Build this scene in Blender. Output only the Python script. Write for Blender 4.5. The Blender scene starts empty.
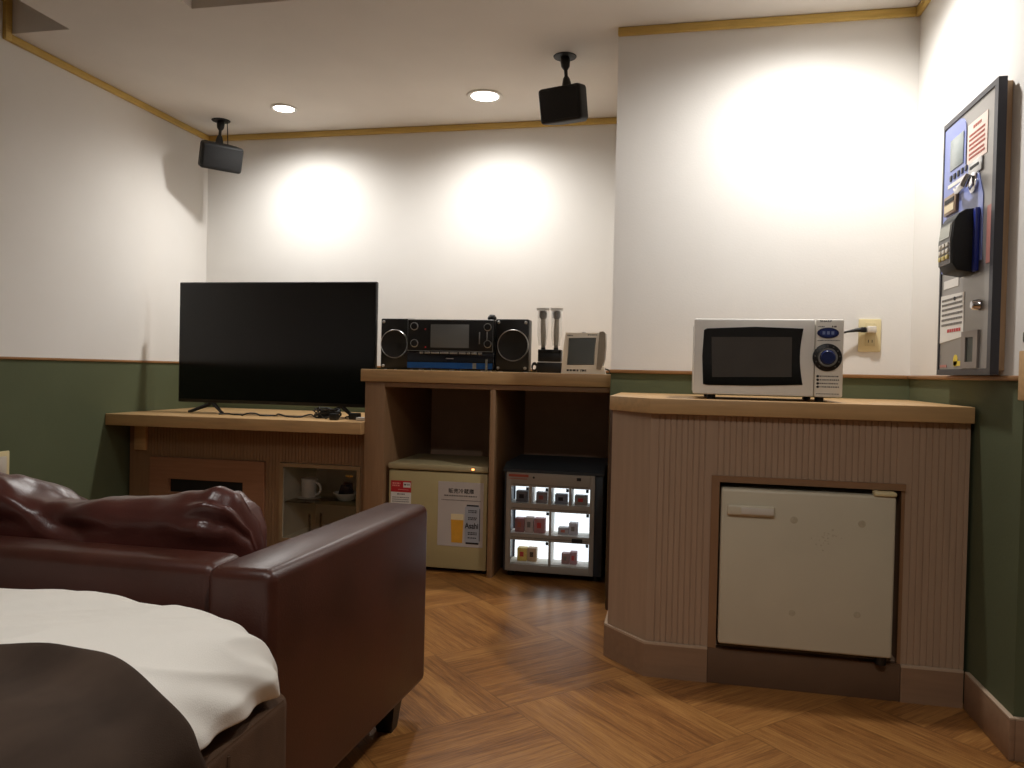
import bpy, bmesh, math, random
from mathutils import Vector, Matrix, noise
random.seed(7)
PI = math.pi
scene = bpy.context.scene
COL = scene.collection

# ------------------------------------------------------------------ camera
H = 0.97
YAW, PITCH, ROLL, F = 0.2070, 0.0158, 0.0219, 770.8
_fw = Vector((-math.sin(YAW)*math.cos(PITCH), math.cos(YAW)*math.cos(PITCH), -math.sin(PITCH)))
_rt0 = Vector((math.cos(YAW), math.sin(YAW), 0)); _up0 = _rt0.cross(_fw)
_rt = math.cos(ROLL)*_rt0 + math.sin(ROLL)*_up0
_up = -math.sin(ROLL)*_rt0 + math.cos(ROLL)*_up0
CAMP = Vector((0, 0, H))
def _ray(u, v): return _fw + _rt*((u-512)/F) - _up*((v-384)/F)
def atY(u, v, y):
    d = _ray(u, v); return CAMP + d*(y/d.y)
def atX(u, v, x):
    d = _ray(u, v); return CAMP + d*(x/d.x)
def atZ(u, v, z):
    d = _ray(u, v); return CAMP + d*((z-H)/d.z)
cd = bpy.data.cameras.new('camera'); cam = bpy.data.objects.new('camera', cd); COL.objects.link(cam)
cam.matrix_world = Matrix(((_rt.x, _up.x, -_fw.x, 0), (_rt.y, _up.y, -_fw.y, 0), (_rt.z, _up.z, -_fw.z, H), (0, 0, 0, 1)))
cd.sensor_width = 36; cd.lens = F/1024*36; cd.clip_start = 0.02
scene.camera = cam
scene.view_settings.view_transform = 'Standard'
scene.view_settings.look = 'None'
scene.view_settings.exposure = 0.0

# room measures (metres)
XL, XR, YB, YC, ZC, ZW = -2.846, 0.877, 4.283, 3.184, 2.379, 0.982
YM, YF, XCOL = 3.51, 2.516, -0.255
YREAR, XFAR, YSTUB = -1.7, 2.1, 2.2

# ------------------------------------------------------------------ materials
def lin(c):
    c /= 255.0
    return c/12.92 if c <= 0.04045 else ((c+0.055)/1.055)**2.4
def S(r, g, b): return (lin(r), lin(g), lin(b), 1.0)
MATS = {}
def mat(name, col, rough=0.5, metal=0.0, var=0.0, vscale=8.0, bump=0.0, bscale=200.0, stretch=None,
        spec=0.5, emit=None, estr=0.0, coat=0.0, sheen=0.0, dark=None):
    if name in MATS: return MATS[name]
    m = bpy.data.materials.new(name); m.use_nodes = True
    nt = m.node_tree; N = nt.nodes; L = nt.links
    p = N['Principled BSDF']
    p.inputs['Base Color'].default_value = col
    p.inputs['Roughness'].default_value = rough
    p.inputs['Metallic'].default_value = metal
    p.inputs['Specular IOR Level'].default_value = spec
    p.inputs['Coat Weight'].default_value = coat
    p.inputs['Sheen Weight'].default_value = sheen
    if emit:
        p.inputs['Emission Color'].default_value = emit; p.inputs['Emission Strength'].default_value = estr
    tc = N.new('ShaderNodeTexCoord'); mp = N.new('ShaderNodeMapping')
    L.new(tc.outputs['Object'], mp.inputs['Vector'])
    if stretch: mp.inputs['Scale'].default_value = stretch
    if var > 0 or dark:
        n = N.new('ShaderNodeTexNoise'); n.inputs['Scale'].default_value = vscale; n.inputs['Detail'].default_value = 5
        L.new(mp.outputs['Vector'], n.inputs['Vector'])
        r = N.new('ShaderNodeValToRGB')
        d = dark if dark else tuple(c*(1-var) for c in col[:3])+(1,)
        u = tuple(min(1, c*(1+var)) for c in col[:3])+(1,)
        r.color_ramp.elements[0].position = 0.3; r.color_ramp.elements[0].color = d
        r.color_ramp.elements[1].position = 0.7; r.color_ramp.elements[1].color = u
        L.new(n.outputs['Fac'], r.inputs['Fac']); L.new(r.outputs['Color'], p.inputs['Base Color'])
    if bump > 0:
        n2 = N.new('ShaderNodeTexNoise'); n2.inputs['Scale'].default_value = bscale; n2.inputs['Detail'].default_value = 4
        L.new(mp.outputs['Vector'], n2.inputs['Vector'])
        b = N.new('ShaderNodeBump'); b.inputs['Strength'].default_value = bump; b.inputs['Distance'].default_value = 0.004
        L.new(n2.outputs['Fac'], b.inputs['Height']); L.new(b.outputs['Normal'], p.inputs['Normal'])
    MATS[name] = m
    return m

def wall_material():
    # two-tone wallpaper: white above the chair rail, green below; fine embossed texture
    m = bpy.data.materials.new('two_tone_wallpaper'); m.use_nodes = True
    nt = m.node_tree; N = nt.nodes; L = nt.links; p = N['Principled BSDF']
    g = N.new('ShaderNodeNewGeometry'); s = N.new('ShaderNodeSeparateXYZ'); L.new(g.outputs['Position'], s.inputs[0])
    gt = N.new('ShaderNodeMath'); gt.operation = 'GREATER_THAN'; gt.inputs[1].default_value = ZW; L.new(s.outputs['Z'], gt.inputs[0])
    n = N.new('ShaderNodeTexNoise'); n.inputs['Scale'].default_value = 3.0; n.inputs['Detail'].default_value = 6; L.new(g.outputs['Position'], n.inputs['Vector'])
    rw = N.new('ShaderNodeValToRGB'); rw.color_ramp.elements[0].color = S(228, 224, 218); rw.color_ramp.elements[1].color = S(236, 233, 228)
    rg = N.new('ShaderNodeValToRGB'); rg.color_ramp.elements[0].color = S(84, 90, 64); rg.color_ramp.elements[1].color = S(96, 102, 76)
    L.new(n.outputs['Fac'], rw.inputs[0]); L.new(n.outputs['Fac'], rg.inputs[0])
    mx = N.new('ShaderNodeMix'); mx.data_type = 'RGBA'
    L.new(gt.outputs[0], mx.inputs[0]); L.new(rg.outputs[0], mx.inputs[6]); L.new(rw.outputs[0], mx.inputs[7])
    L.new(mx.outputs[2], p.inputs['Base Color']); p.inputs['Roughness'].default_value = 0.75; p.inputs['Specular IOR Level'].default_value = 0.25
    n2 = N.new('ShaderNodeTexNoise'); n2.inputs['Scale'].default_value = 120; n2.inputs['Detail'].default_value = 3; L.new(g.outputs['Position'], n2.inputs['Vector'])
    b = N.new('ShaderNodeBump'); b.inputs['Strength'].default_value = 0.12; b.inputs['Distance'].default_value = 0.003
    L.new(n2.outputs['Fac'], b.inputs['Height']); L.new(b.outputs['Normal'], p.inputs['Normal'])
    return m

def floor_material():
    m = bpy.data.materials.new('diagonal_parquet'); m.use_nodes = True
    nt = m.node_tree; N = nt.nodes; L = nt.links; p = N['Principled BSDF']
    def M(op, a, b=None):
        n = N.new('ShaderNodeMath'); n.operation = op
        for i, v in enumerate((a, b)):
            if v is None: continue
            if isinstance(v, (int, float)): n.inputs[i].default_value = v
            else: L.new(v, n.inputs[i])
        return n.outputs[0]
    g = N.new('ShaderNodeNewGeometry'); s = N.new('ShaderNodeSeparateXYZ'); L.new(g.outputs['Position'], s.inputs[0])
    X, Y = s.outputs['X'], s.outputs['Y']; r2 = 1/math.sqrt(2); T = 0.465
    u = M('DIVIDE', M('SUBTRACT', M('MULTIPLY', M('ADD', X, Y), r2), 1.225), T)
    v = M('DIVIDE', M('SUBTRACT', M('MULTIPLY', M('SUBTRACT', Y, X), r2), 1.85), T)
    iu, iv = M('FLOOR', u), M('FLOOR', v)
    par = M('FLOORED_MODULO', M('ADD', iu, iv), 2.0)          # 1: grain along v
    def mix(f, a, b):
        return M('ADD', M('MULTIPLY', a, M('SUBTRACT', 1.0, f)), M('MULTIPLY', b, f))
    along = mix(par, u, v); across = mix(par, v, u)
    strip = M('FLOOR', M('MULTIPLY', across, 6.0))
    seed = M('ADD', M('ADD', M('MULTIPLY', strip, 7.31), M('MULTIPLY', iu, 17.7)), M('MULTIPLY', iv, 3.13))
    wn = N.new('ShaderNodeTexWhiteNoise'); wn.noise_dimensions = '1D'; L.new(seed, wn.inputs['W'])
    cv = N.new('ShaderNodeCombineXYZ')
    L.new(M('ADD', M('MULTIPLY', along, 1.3), M('MULTIPLY', wn.outputs['Value'], 50.0)), cv.inputs[0]); L.new(M('MULTIPLY', across, 24.0), cv.inputs[1]); L.new(seed, cv.inputs[2])
    n1 = N.new('ShaderNodeTexNoise'); n1.inputs['Scale'].default_value = 1.0; n1.inputs['Detail'].default_value = 6; n1.inputs['Roughness'].default_value = 0.65
    L.new(cv.outputs[0], n1.inputs['Vector'])
    cv2 = N.new('ShaderNodeCombineXYZ'); L.new(M('MULTIPLY', along, 6.0), cv2.inputs[0]); L.new(M('MULTIPLY', across, 130.0), cv2.inputs[1]); L.new(seed, cv2.inputs[2])
    n2 = N.new('ShaderNodeTexNoise'); n2.inputs['Scale'].default_value = 1.0; n2.inputs['Detail'].default_value = 3; L.new(cv2.outputs[0], n2.inputs['Vector'])
    f = M('ADD', M('ADD', M('MULTIPLY', n1.outputs['Fac'], 0.60), M('MULTIPLY', n2.outputs['Fac'], 0.50)), M('MULTIPLY', M('SUBTRACT', wn.outputs['Value'], 0.5), 0.16))
    cr = N.new('ShaderNodeValToRGB'); e = cr.color_ramp.elements
    e[0].position = 0.33; e[0].color = S(98, 60, 29); e[1].position = 0.72; e[1].color = S(172, 122, 66)
    k = e.new(0.52); k.color = S(142, 94, 48)
    L.new(f, cr.inputs[0])
    # joints
    def edge(x, w): 
        fr = M('FRACT', x); d = M('MINIMUM', fr, M('SUBTRACT', 1.0, fr)); return M('LESS_THAN', d, w)
    jt = M('MAXIMUM', M('MAXIMUM', edge(u, 0.004), edge(v, 0.004)), M('MULTIPLY', edge(M('MULTIPLY', across, 6.0), 0.02), 0.45))
    mx = N.new('ShaderNodeMix'); mx.data_type = 'RGBA'; L.new(M('MULTIPLY', jt, 0.35), mx.inputs[0]); L.new(cr.outputs[0], mx.inputs[6]); mx.inputs[7].default_value = S(70, 42, 22)
    L.new(mx.outputs[2], p.inputs['Base Color'])
    p.inputs['Roughness'].default_value = 0.33; p.inputs['Specular IOR Level'].default_value = 0.45
    b = N.new('ShaderNodeBump'); b.inputs['Strength'].default_value = 0.15; b.inputs['Distance'].default_value = 0.002
    L.new(n2.outputs['Fac'], b.inputs['Height']); L.new(b.outputs['Normal'], p.inputs['Normal'])
    return m

def leather(name, c, rough=0.36):
    m = bpy.data.materials.new(name); m.use_nodes = True
    nt = m.node_tree; N = nt.nodes; L = nt.links; p = N['Principled BSDF']
    tc = N.new('ShaderNodeTexCoord')
    n = N.new('ShaderNodeTexNoise'); n.inputs['Scale'].default_value = 6; n.inputs['Detail'].default_value = 6; L.new(tc.outputs['Object'], n.inputs['Vector'])
    r = N.new('ShaderNodeValToRGB'); r.color_ramp.elements[0].position = .3; r.color_ramp.elements[1].position = .7
    r.color_ramp.elements[0].color = tuple(x*0.75 for x in c[:3])+(1,); r.color_ramp.elements[1].color = tuple(x*1.25 for x in c[:3])+(1,)
    L.new(n.outputs['Fac'], r.inputs[0]); L.new(r.outputs[0], p.inputs['Base Color'])
    rr = N.new('ShaderNodeMapRange'); rr.inputs['To Min'].default_value = rough-0.08; rr.inputs['To Max'].default_value = rough+0.1
    L.new(n.outputs['Fac'], rr.inputs['Value']); L.new(rr.outputs[0], p.inputs['Roughness'])
    v = N.new('ShaderNodeTexVoronoi'); v.inputs['Scale'].default_value = 260; L.new(tc.outputs['Object'], v.inputs['Vector'])
    b = N.new('ShaderNodeBump'); b.inputs['Strength'].default_value = 0.10; b.inputs['Distance'].default_value = 0.002
    L.new(v.outputs['Distance'], b.inputs['Height']); L.new(b.outputs['Normal'], p.inputs['Normal'])
    return m

def glass_thin(name, tint=(1, 1, 1, 1), rough=0.03, fac=0.06):
    m = bpy.data.materials.new(name); m.use_nodes = True
    nt = m.node_tree; N = nt.nodes; L = nt.links
    N.remove(N['Principled BSDF']); out = N['Material Output']
    t = N.new('ShaderNodeBsdfTransparent'); t.inputs[0].default_value = tint
    g = N.new('ShaderNodeBsdfGlossy'); g.inputs['Roughness'].default_value = rough
    mx = N.new('ShaderNodeMixShader'); fr = N.new('ShaderNodeFresnel'); fr.inputs[0].default_value = 1.45
    ad = N.new('ShaderNodeMath'); ad.operation = 'ADD'; ad.inputs[1].default_value = fac-0.04; L.new(fr.outputs[0], ad.inputs[0])
    L.new(ad.outputs[0], mx.inputs[0]); L.new(t.outputs[0], mx.inputs[1]); L.new(g.outputs[0], mx.inputs[2]); L.new(mx.outputs[0], out.inputs[0])
    return m

def emission(name, c, s):
    return mat(name, c, 0.6, emit=c, estr=s)

WALL = wall_material(); FLOOR = floor_material()
CEIL = mat('ceiling_paper', S(226, 220, 212), 0.8, var=0.03, vscale=3, bump=0.1, bscale=120, spec=0.2)
GOLD = mat('ochre_moulding', S(206, 172, 92), 0.4, var=0.1, vscale=6, stretch=(2, 2, 20))
RAIL = mat('chair_rail_wood', S(150, 108, 66), 0.45, var=0.1)
TOPW = mat('pale_oak_worktop', S(196, 158, 110), 0.38, var=0.10, vscale=5, stretch=(1, 14, 14), bump=0.04, bscale=40)
CABW = mat('brown_cabinet_laminate', S(146, 112, 80), 0.5, var=0.08, vscale=5, stretch=(14, 14, 1))
CNTW = mat('pinkish_brown_laminate', S(173, 144, 119), 0.5, var=0.06, vscale=4, stretch=(14, 14, 1))
CABL = mat('drawer_laminate', S(158, 112, 82), 0.45, var=0.08, vscale=5, stretch=(1, 14, 14))
KICK = mat('kickboard_laminate', S(148, 116, 90), 0.45, var=0.08, vscale=5, stretch=(1, 10, 10))
KICKE = mat('pale_edge_strip', S(190, 165, 140), 0.5)
BAYW = mat('lightened_bay_back', S(206, 174, 146), 0.6, var=0.1, vscale=5)  # paler than the cabinet wood: ambient light in the bay put into the colour
FRAMEW = mat('opening_trim_wood', S(142, 106, 76), 0.45, var=0.08, vscale=6)
BLACK = mat('black_plastic', S(18, 18, 19), 0.42, var=0.15, vscale=30)
BLACKM = mat('matte_black_plastic', S(14, 14, 15), 0.6, bump=0.1, bscale=400, var=0.1)
GLOSSB = mat('glossy_black_screen', S(6, 6, 7), 0.12, spec=0.5)
CABLE = mat('black_cable_rubber', S(14, 13, 13), 0.5)
SILV = mat('brushed_silver', S(190, 190, 190), 0.3, metal=0.9, var=0.05, vscale=60)
CHROME = mat('chrome', S(215, 215, 218), 0.12, metal=1.0)
SLATE = mat('grey_lcd', S(104, 106, 106), 0.25, var=0.05, vscale=3)
BLUEG = mat('blue_gloss_strip', S(36, 84, 150), 0.15, var=0.2, vscale=5)
REDP = mat('red_print', S(190, 40, 46), 0.5, var=0.08)
WHITEP = mat('white_paper', S(226, 222, 215), 0.7, var=0.03)
PINKP = mat('pale_pink_paper', S(236, 214, 202), 0.7, var=0.04)
INK = mat('black_ink', S(28, 26, 26), 0.6)
INKR = mat('red_brown_ink', S(176, 92, 78), 0.6)
INKG = mat('grey_ink', S(110, 105, 100), 0.6)
MWH = mat('microwave_silver_white', S(250, 247, 240), 0.45, var=0.03, vscale=10)
MWP = mat('microwave_panel_grey', S(246, 241, 230), 0.45, var=0.03)
NAVY = mat('navy_plastic', S(30, 44, 96), 0.25, var=0.1)
FRW = mat('off_white_enamel', S(206, 196, 172), 0.4, var=0.05, vscale=4)
FRB = mat('beige_enamel', S(184, 168, 122), 0.4, var=0.05, vscale=4)
FRBT = mat('beige_lid_plastic', S(176, 162, 124), 0.45, var=0.04)
STAIN = mat('adhesive_stain', S(188, 176, 150), 0.6, var=0.1, vscale=80)
IVORY = mat('ivory_plastic', S(222, 206, 160), 0.4, var=0.04)
VENDH = mat('blue_grey_steel', S(54, 60, 66), 0.45, var=0.05)
VENDF = mat('pale_grey_plastic', S(160, 150, 138), 0.5, var=0.04)
GLOW = emission('lit_cell_panel', (0.86, 0.95, 1.0, 1), 1.35)
LAMP = emission('downlight_bulb', (1.0, 0.97, 0.92, 1), 14.0)
WHITEC = mat('white_ceramic', S(214, 206, 192), 0.25, var=0.03)
GLASS = glass_thin('thin_clear_glass')
GLASSG = glass_thin('greenish_shelf_glass', (0.82, 0.9, 0.84, 1))
SLEEVE = glass_thin('clear_plastic_sleeve', (1, 1, 1, 1), 0.2, 0.03)
_n = SLEEVE.node_tree.nodes; _l = SLEEVE.node_tree.links
_mx = _n.new('ShaderNodeMixShader'); _df = _n.new('ShaderNodeBsdfDiffuse'); _df.inputs[0].default_value = (0.9, 0.9, 0.88, 1); _mx.inputs[0].default_value = 0.22
_tp = _n.new('ShaderNodeBsdfTransparent'); _l.new(_tp.outputs[0], _mx.inputs[1]); _l.new(_df.outputs[0], _mx.inputs[2]); _l.new(_mx.outputs[0], _n['Material Output'].inputs[0])
LEATH = leather('brown_leather', S(67, 33, 24), 0.36)
LEATHC = leather('reddish_brown_leather', S(76, 38, 32), 0.32)
DUVET = mat('white_cotton', S(226, 221, 212), 0.8, var=0.02, vscale=6, bump=0.25, bscale=500, spec=0.2)
THROW = mat('dark_brown_cloth', S(66, 53, 44), 0.85, var=0.28, vscale=5, bump=0.3, bscale=600, spec=0.15, stretch=(3, 1, 1))
BEDB = mat('brown_upholstery', S(86, 64, 48), 0.8, var=0.12, vscale=20, bump=0.25, bscale=500, spec=0.2)
MACHG = mat('machine_grey_metal', S(150, 146, 142), 0.35, metal=0.4, var=0.06, vscale=3)
MACHB = mat('machine_blue_panel', S(126, 138, 196), 0.35, var=0.05)
MACHD = mat('dark_grey_metal', S(66, 66, 72), 0.4, metal=0.5, var=0.05)
WOODB = mat('backboard_wood', S(180, 148, 114), 0.5, var=0.12, vscale=5, stretch=(14, 14, 1))

# ------------------------------------------------------------------ mesh builder
class B:
    def __init__(s): s.bm = bmesh.new(); s.mi = 0
    def _merge(s, b2, M=None):
        if M is not None: bmesh.ops.transform(b2, matrix=M, verts=b2.verts)
        mp = {}
        for v in b2.verts: mp[v] = s.bm.verts.new(v.co)
        for f in b2.faces:
            try:
                nf = s.bm.faces.new([mp[v] for v in f.verts]); nf.material_index = s.mi
            except ValueError: pass
        b2.free(); return s
    def box(s, x0, x1, y0, y1, z0, z1, bev=0.0, seg=2, M=None):
        b = bmesh.new(); bmesh.ops.create_cube(b, size=1)
        for v in b.verts: v.co = Vector(((x0+x1)/2+v.co.x*(x1-x0), (y0+y1)/2+v.co.y*(y1-y0), (z0+z1)/2+v.co.z*(z1-z0)))
        if bev > 0:
            bmesh.ops.bevel(b, geom=list(b.edges), offset=min(bev, 0.49*min(abs(x1-x0), abs(y1-y0), abs(z1-z0))), segments=seg, profile=0.5, affect='EDGES')
        return s._merge(b, M)
    def cyl(s, p0, p1, r0, r1=None, n=24, bev=0.0):
        r1 = r0 if r1 is None else r1
        p0, p1 = Vector(p0), Vector(p1); d = p1-p0; h = d.length
        prof = [(0, 0), (r0, 0), (r1, h), (0, h)]
        if bev > 0: prof = [(0, 0), (r0-bev, 0), (r0, bev), (r1, h-bev), (r1-bev, h), (0, h)]
        return s.lathe(p0, prof, n, d)
    def lathe(s, c, prof, n=24, axis=(0, 0, 1), M=None):
        q = Vector((0, 0, 1)).rotation_difference(Vector(axis).normalized()).to_matrix(); c = Vector(c)
        b = bmesh.new(); rings = []
        for r, z in prof:
            if r < 1e-6: rings.append([b.verts.new(c+q @ Vector((0, 0, z)))])
            else: rings.append([b.verts.new(c+q @ Vector((r*math.cos(2*PI*i/n), r*math.sin(2*PI*i/n), z))) for i in range(n)])
        for a, d in zip(rings, rings[1:]):
            for i in range(n):
                j = (i+1) % n
                if len(a) == 1 and len(d) == 1: continue
                if len(a) == 1: b.faces.new([a[0], d[j], d[i]])
                elif len(d) == 1: b.faces.new([a[i], a[j], d[0]])
                else: b.faces.new([a[i], a[j], d[j], d[i]])
        return s._merge(b, M)
    def tube(s, pts, r, n=8, closed=False):
        pts = [Vector(p) for p in pts]; b = bmesh.new(); rings = []; prev = None
        m = len(pts)
        for k, p in enumerate(pts):
            t = (pts[(k+1) % m]-pts[k-1]) if closed else (pts[min(k+1, m-1)]-pts[max(k-1, 0)])
            t.normalize()
            if prev is None:
                a = Vector((0, 0, 1)) if abs(t.z) < 0.9 else Vector((1, 0, 0)); prev = (a-t*a.dot(t)).normalized()
            else: prev = (prev-t*prev.dot(t)).normalized()
            w = t.cross(prev); rad = r[k] if isinstance(r, (list, tuple)) else r
            rings.append([b.verts.new(p+rad*(math.cos(2*PI*i/n)*prev+math.sin(2*PI*i/n)*w)) for i in range(n)])
        pr = list(zip(rings, rings[1:])) + ([(rings[-1], rings[0])] if closed else [])
        for a, d in pr:
            for i in range(n): b.faces.new([a[i], a[(i+1) % n], d[(i+1) % n], d[i]])
        if not closed: b.faces.new(rings[0][::-1]); b.faces.new(rings[-1])
        return s._merge(b)
    def prism(s, poly, axis, a, c):
        # poly: 2D outline; axis 'z': (x,y) outline; 'y': (x,z); 'x': (y,z)
        def P(p, t): return {'z': (p[0], p[1], t), 'y': (p[0], t, p[1]), 'x': (t, p[0], p[1])}[axis]
        b = bmesh.new(); A = [b.verts.new(P(p, a)) for p in poly]; C = [b.verts.new(P(p, c)) for p in poly]; n = len(poly)
        b.faces.new(A); b.faces.new(C[::-1])
        for i in range(n): b.faces.new([A[i], C[i], C[(i+1) % n], A[(i+1) % n]])
        bmesh.ops.recalc_face_normals(b, faces=b.faces)
        return s._merge(b)
    def grid(s, rows):
        b = bmesh.new(); V = [[b.verts.new(p) for p in r] for r in rows]
        for i in range(len(V)-1):
            for j in range(len(V[0])-1): b.faces.new([V[i][j], V[i+1][j], V[i+1][j+1], V[i][j+1]])
        return s._merge(b)

ORG = {}
def fin(name, bm, mats, parent=None, local=False, smooth=40, recalc=True):
    me = bpy.data.meshes.new(name)
    if recalc: bmesh.ops.recalc_face_normals(bm, faces=bm.faces)
    if parent is not None and not local:
        o = ORG.get(parent.name, Vector((0, 0, 0)))
        bmesh.ops.translate(bm, vec=-o, verts=bm.verts)
    bm.to_mesh(me); bm.free()
    for m in (mats if isinstance(mats, (list, tuple)) else [mats]): me.materials.append(m)
    me.polygons.foreach_set('use_smooth', [True]*len(me.polygons)); me.set_sharp_from_angle(angle=math.radians(smooth))
    ob = bpy.data.objects.new(name, me); COL.objects.link(ob)
    if parent is not None:
        ob.parent = parent; ORG[ob.name] = ORG.get(parent.name, Vector((0, 0, 0)))
    return ob
def obj(name, b, mats, parent=None, local=False, smooth=40, label=None):
    o = fin(name, b.bm, mats, parent, local, smooth)
    if label: o['label'] = label
    return o
def tag(o, label, cat, group=None):
    o['label'] = label; o['category'] = cat
    if group: o['group'] = group
    return o
def thing(name, label, cat, loc, group=None, rot=None):
    o = bpy.data.objects.new(name, None); COL.objects.link(o); o.empty_display_size = 0.05
    o.location = loc; ORG[o.name] = Vector(loc)
    if rot: o.rotation_euler = rot
    return tag(o, label, cat, group)
def single(name, b, mats, label, cat, loc, group=None, smooth=40):
    bmesh.ops.translate(b.bm, vec=-Vector(loc), verts=b.bm.verts)
    o = fin(name, b.bm, mats, None, smooth=smooth); o.location = loc
    return tag(o, label, cat, group)
def struct(name, b, mats, parent=None, smooth=40):
    o = fin(name, b.bm, mats, parent, smooth=smooth)
    if parent is None: o['kind'] = 'structure'
    return o
FY = Matrix(((1, 0, 0), (0, 0, -1), (0, 1, 0)))        # lettering on a face looking to -y
FX = Matrix(((0, 0, -1), (-1, 0, 0), (0, 1, 0)))       # lettering on a face looking to -x
def text(name, body, m, parent, c, R, width=None, height=None, local=False, thick=0.0006, bold=0.0):
    cu = bpy.data.curves.new('t', 'FONT'); cu.body = body; cu.size = 1; cu.extrude = 0; cu.offset = bold; cu.resolution_u = 3
    to = bpy.data.objects.new('t', cu); COL.objects.link(to)
    bpy.context.view_layer.update()
    me = bpy.data.meshes.new_from_object(to.evaluated_get(bpy.context.evaluated_depsgraph_get()))
    bpy.data.objects.remove(to); bpy.data.curves.remove(cu)
    bm = bmesh.new(); bm.from_mesh(me); bpy.data.meshes.remove(me)
    xs = [v.co.x for v in bm.verts]; ys = [v.co.y for v in bm.verts]
    w, h = max(xs)-min(xs), max(ys)-min(ys)
    sx = width/w if width else (height/h); sy = height/h if height else sx
    mx, my = (max(xs)+min(xs))/2, (max(ys)+min(ys))/2
    for v in bm.verts: v.co = Vector(c)+R @ Vector(((v.co.x-mx)*sx, (v.co.y-my)*sy, 0.0004))
    return fin(name, bm, m, parent, local=local, recalc=False)
def lines_y(b, x0, x1, zs, y, h=0.004, gap=True):
    """rows of small unreadable print on a -y face"""
    for z in zs:
        x = x0
        while x < x1-0.002:
            w = random.uniform(0.3, 1.0)*h*1.6; b.box(x, min(x+w, x1), y-0.0005, y+0.0003, z-h/2, z+h/2); x += w+h*0.45
def lines_x(b, ya, yb, zs, x, h=0.004, slope=0.0):
    for z in zs:
        y = ya
        while y > yb+0.003:
            w = random.uniform(0.4, 1.0)*h*1.7; b.box(x-0.0005, x+0.0003, max(y-w, yb), y, z-h/2+slope*(ya-y), z+h/2+slope*(ya-y)); y -= w+h*0.5

# ================================================================== SETTING
b = B(); b.box(XL-0.1, XFAR+0.1, YREAR-0.1, YB+0.1, -0.1, 0); struct('floor', b, FLOOR)
# ceiling with two raised recesses (y below 2.79, split by a lowered band)
b = B(); T = 0.12; ZR = ZC+0.16
b.box(XL-0.1, XFAR+0.1, 2.825, YB+0.1, ZC, ZR+T)
b.box(-2.54, -1.905, YREAR-0.1, 2.825, ZC, ZR+T)
b.box(-1.905, XFAR+0.1, 2.742, 2.825, ZC, ZR+T)
b.box(0.0, XFAR+0.1, 2.2, 2.742, ZC, ZR+T)
b.box(XL-0.1, -2.54, YREAR-0.1, 2.825, ZR, ZR+T)
b.box(-1.905, XFAR+0.1, YREAR-0.1, 2.742, ZR, ZR+T)
struct('ceiling', b, CEIL)
b = B(); b.box(XL-0.1, XFAR+0.1, YB, YB+0.1, 0, ZR+T); struct('wall_back', b, WALL)
b = B(); b.box(XL-0.1, XL, YREAR-0.1, YB, 0, ZR+T); struct('wall_left', b, WALL)
b = B(); b.box(XCOL, XR, YC, YB-0.001, 0, ZC-0.001); struct('wall_pillar', b, WALL)
b = B(); b.box(XR, XFAR, YSTUB, YB-0.001, 0, ZC-0.001); struct('wall_right', b, WALL)
b = B(); b.box(XFAR, XFAR+0.1, YREAR, YSTUB, 0, ZR+T); struct('wall_far_right', b, WALL)
b = B(); b.box(XL-0.1, XFAR+0.1, YREAR-0.1, YREAR, 0, ZR+T); struct('wall_rear', b, WALL)
def crown(n, x0, x1, y0, y1, z=ZC):
    """stepped moulding"""
    b = B(); b.box(x0, x1, y0, y1, z-0.034, z-0.001, 0.004); return struct(n, b, GOLD)
crown('trim_1', XL, XL+0.018, 2.825, YB-0.018)
crown('trim_2', XL, XCOL, YB-0.018, YB)
crown('trim_3', XCOL-0.002, XR-0.018, YC-0.018, YC)
crown('trim_4', XR-0.018, XR, YSTUB, YC)
b = B(); b.box(XL, XL+0.02, 2.791, 2.825, ZC-0.034, ZR-0.002, 0.004); struct('trim_5', b, GOLD)
b = B(); b.box(XL, XL+0.018, YREAR, 2.791, ZR-0.036, ZR-0.002, 0.004); struct('trim_6', b, GOLD)
def rail(n, *a):
    b = B(); b.box(*a, 0.003); return struct(n, b, RAIL)
rail('trim_7', XL, XL+0.008, YREAR, YB-0.008, ZW-0.006, ZW+0.006)
rail('trim_8', XL, XCOL, YB-0.008, YB, ZW-0.006, ZW+0.006)
rail('trim_9', XCOL-0.004, XR-0.01, YC-0.010, YC, ZW-0.007, ZW+0.007)
rail('trim_10', XR-0.010, XR, YSTUB, YC, ZW-0.007, ZW+0.007)
# baseboard on the right wall, turning round its end
def baseboard(n, x0, x1, y0, y1):
    b = B(); b.box(x0, x1, y0, y1, 0, 0.105, 0.002); b.mi = 1; b.box(x0, x1, y0, y1, 0.105, 0.112, 0.002)
    return struct(n, b, [KICK, KICKE])
baseboard('baseboard_right', XR-0.014, XR, YSTUB-0.014, YF-0.016)
baseboard('baseboard_right_end', XR, XFAR, YSTUB-0.014, YSTUB)
baseboard('baseboard_left', XL, XL+0.012, YREAR, 3.44)


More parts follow.
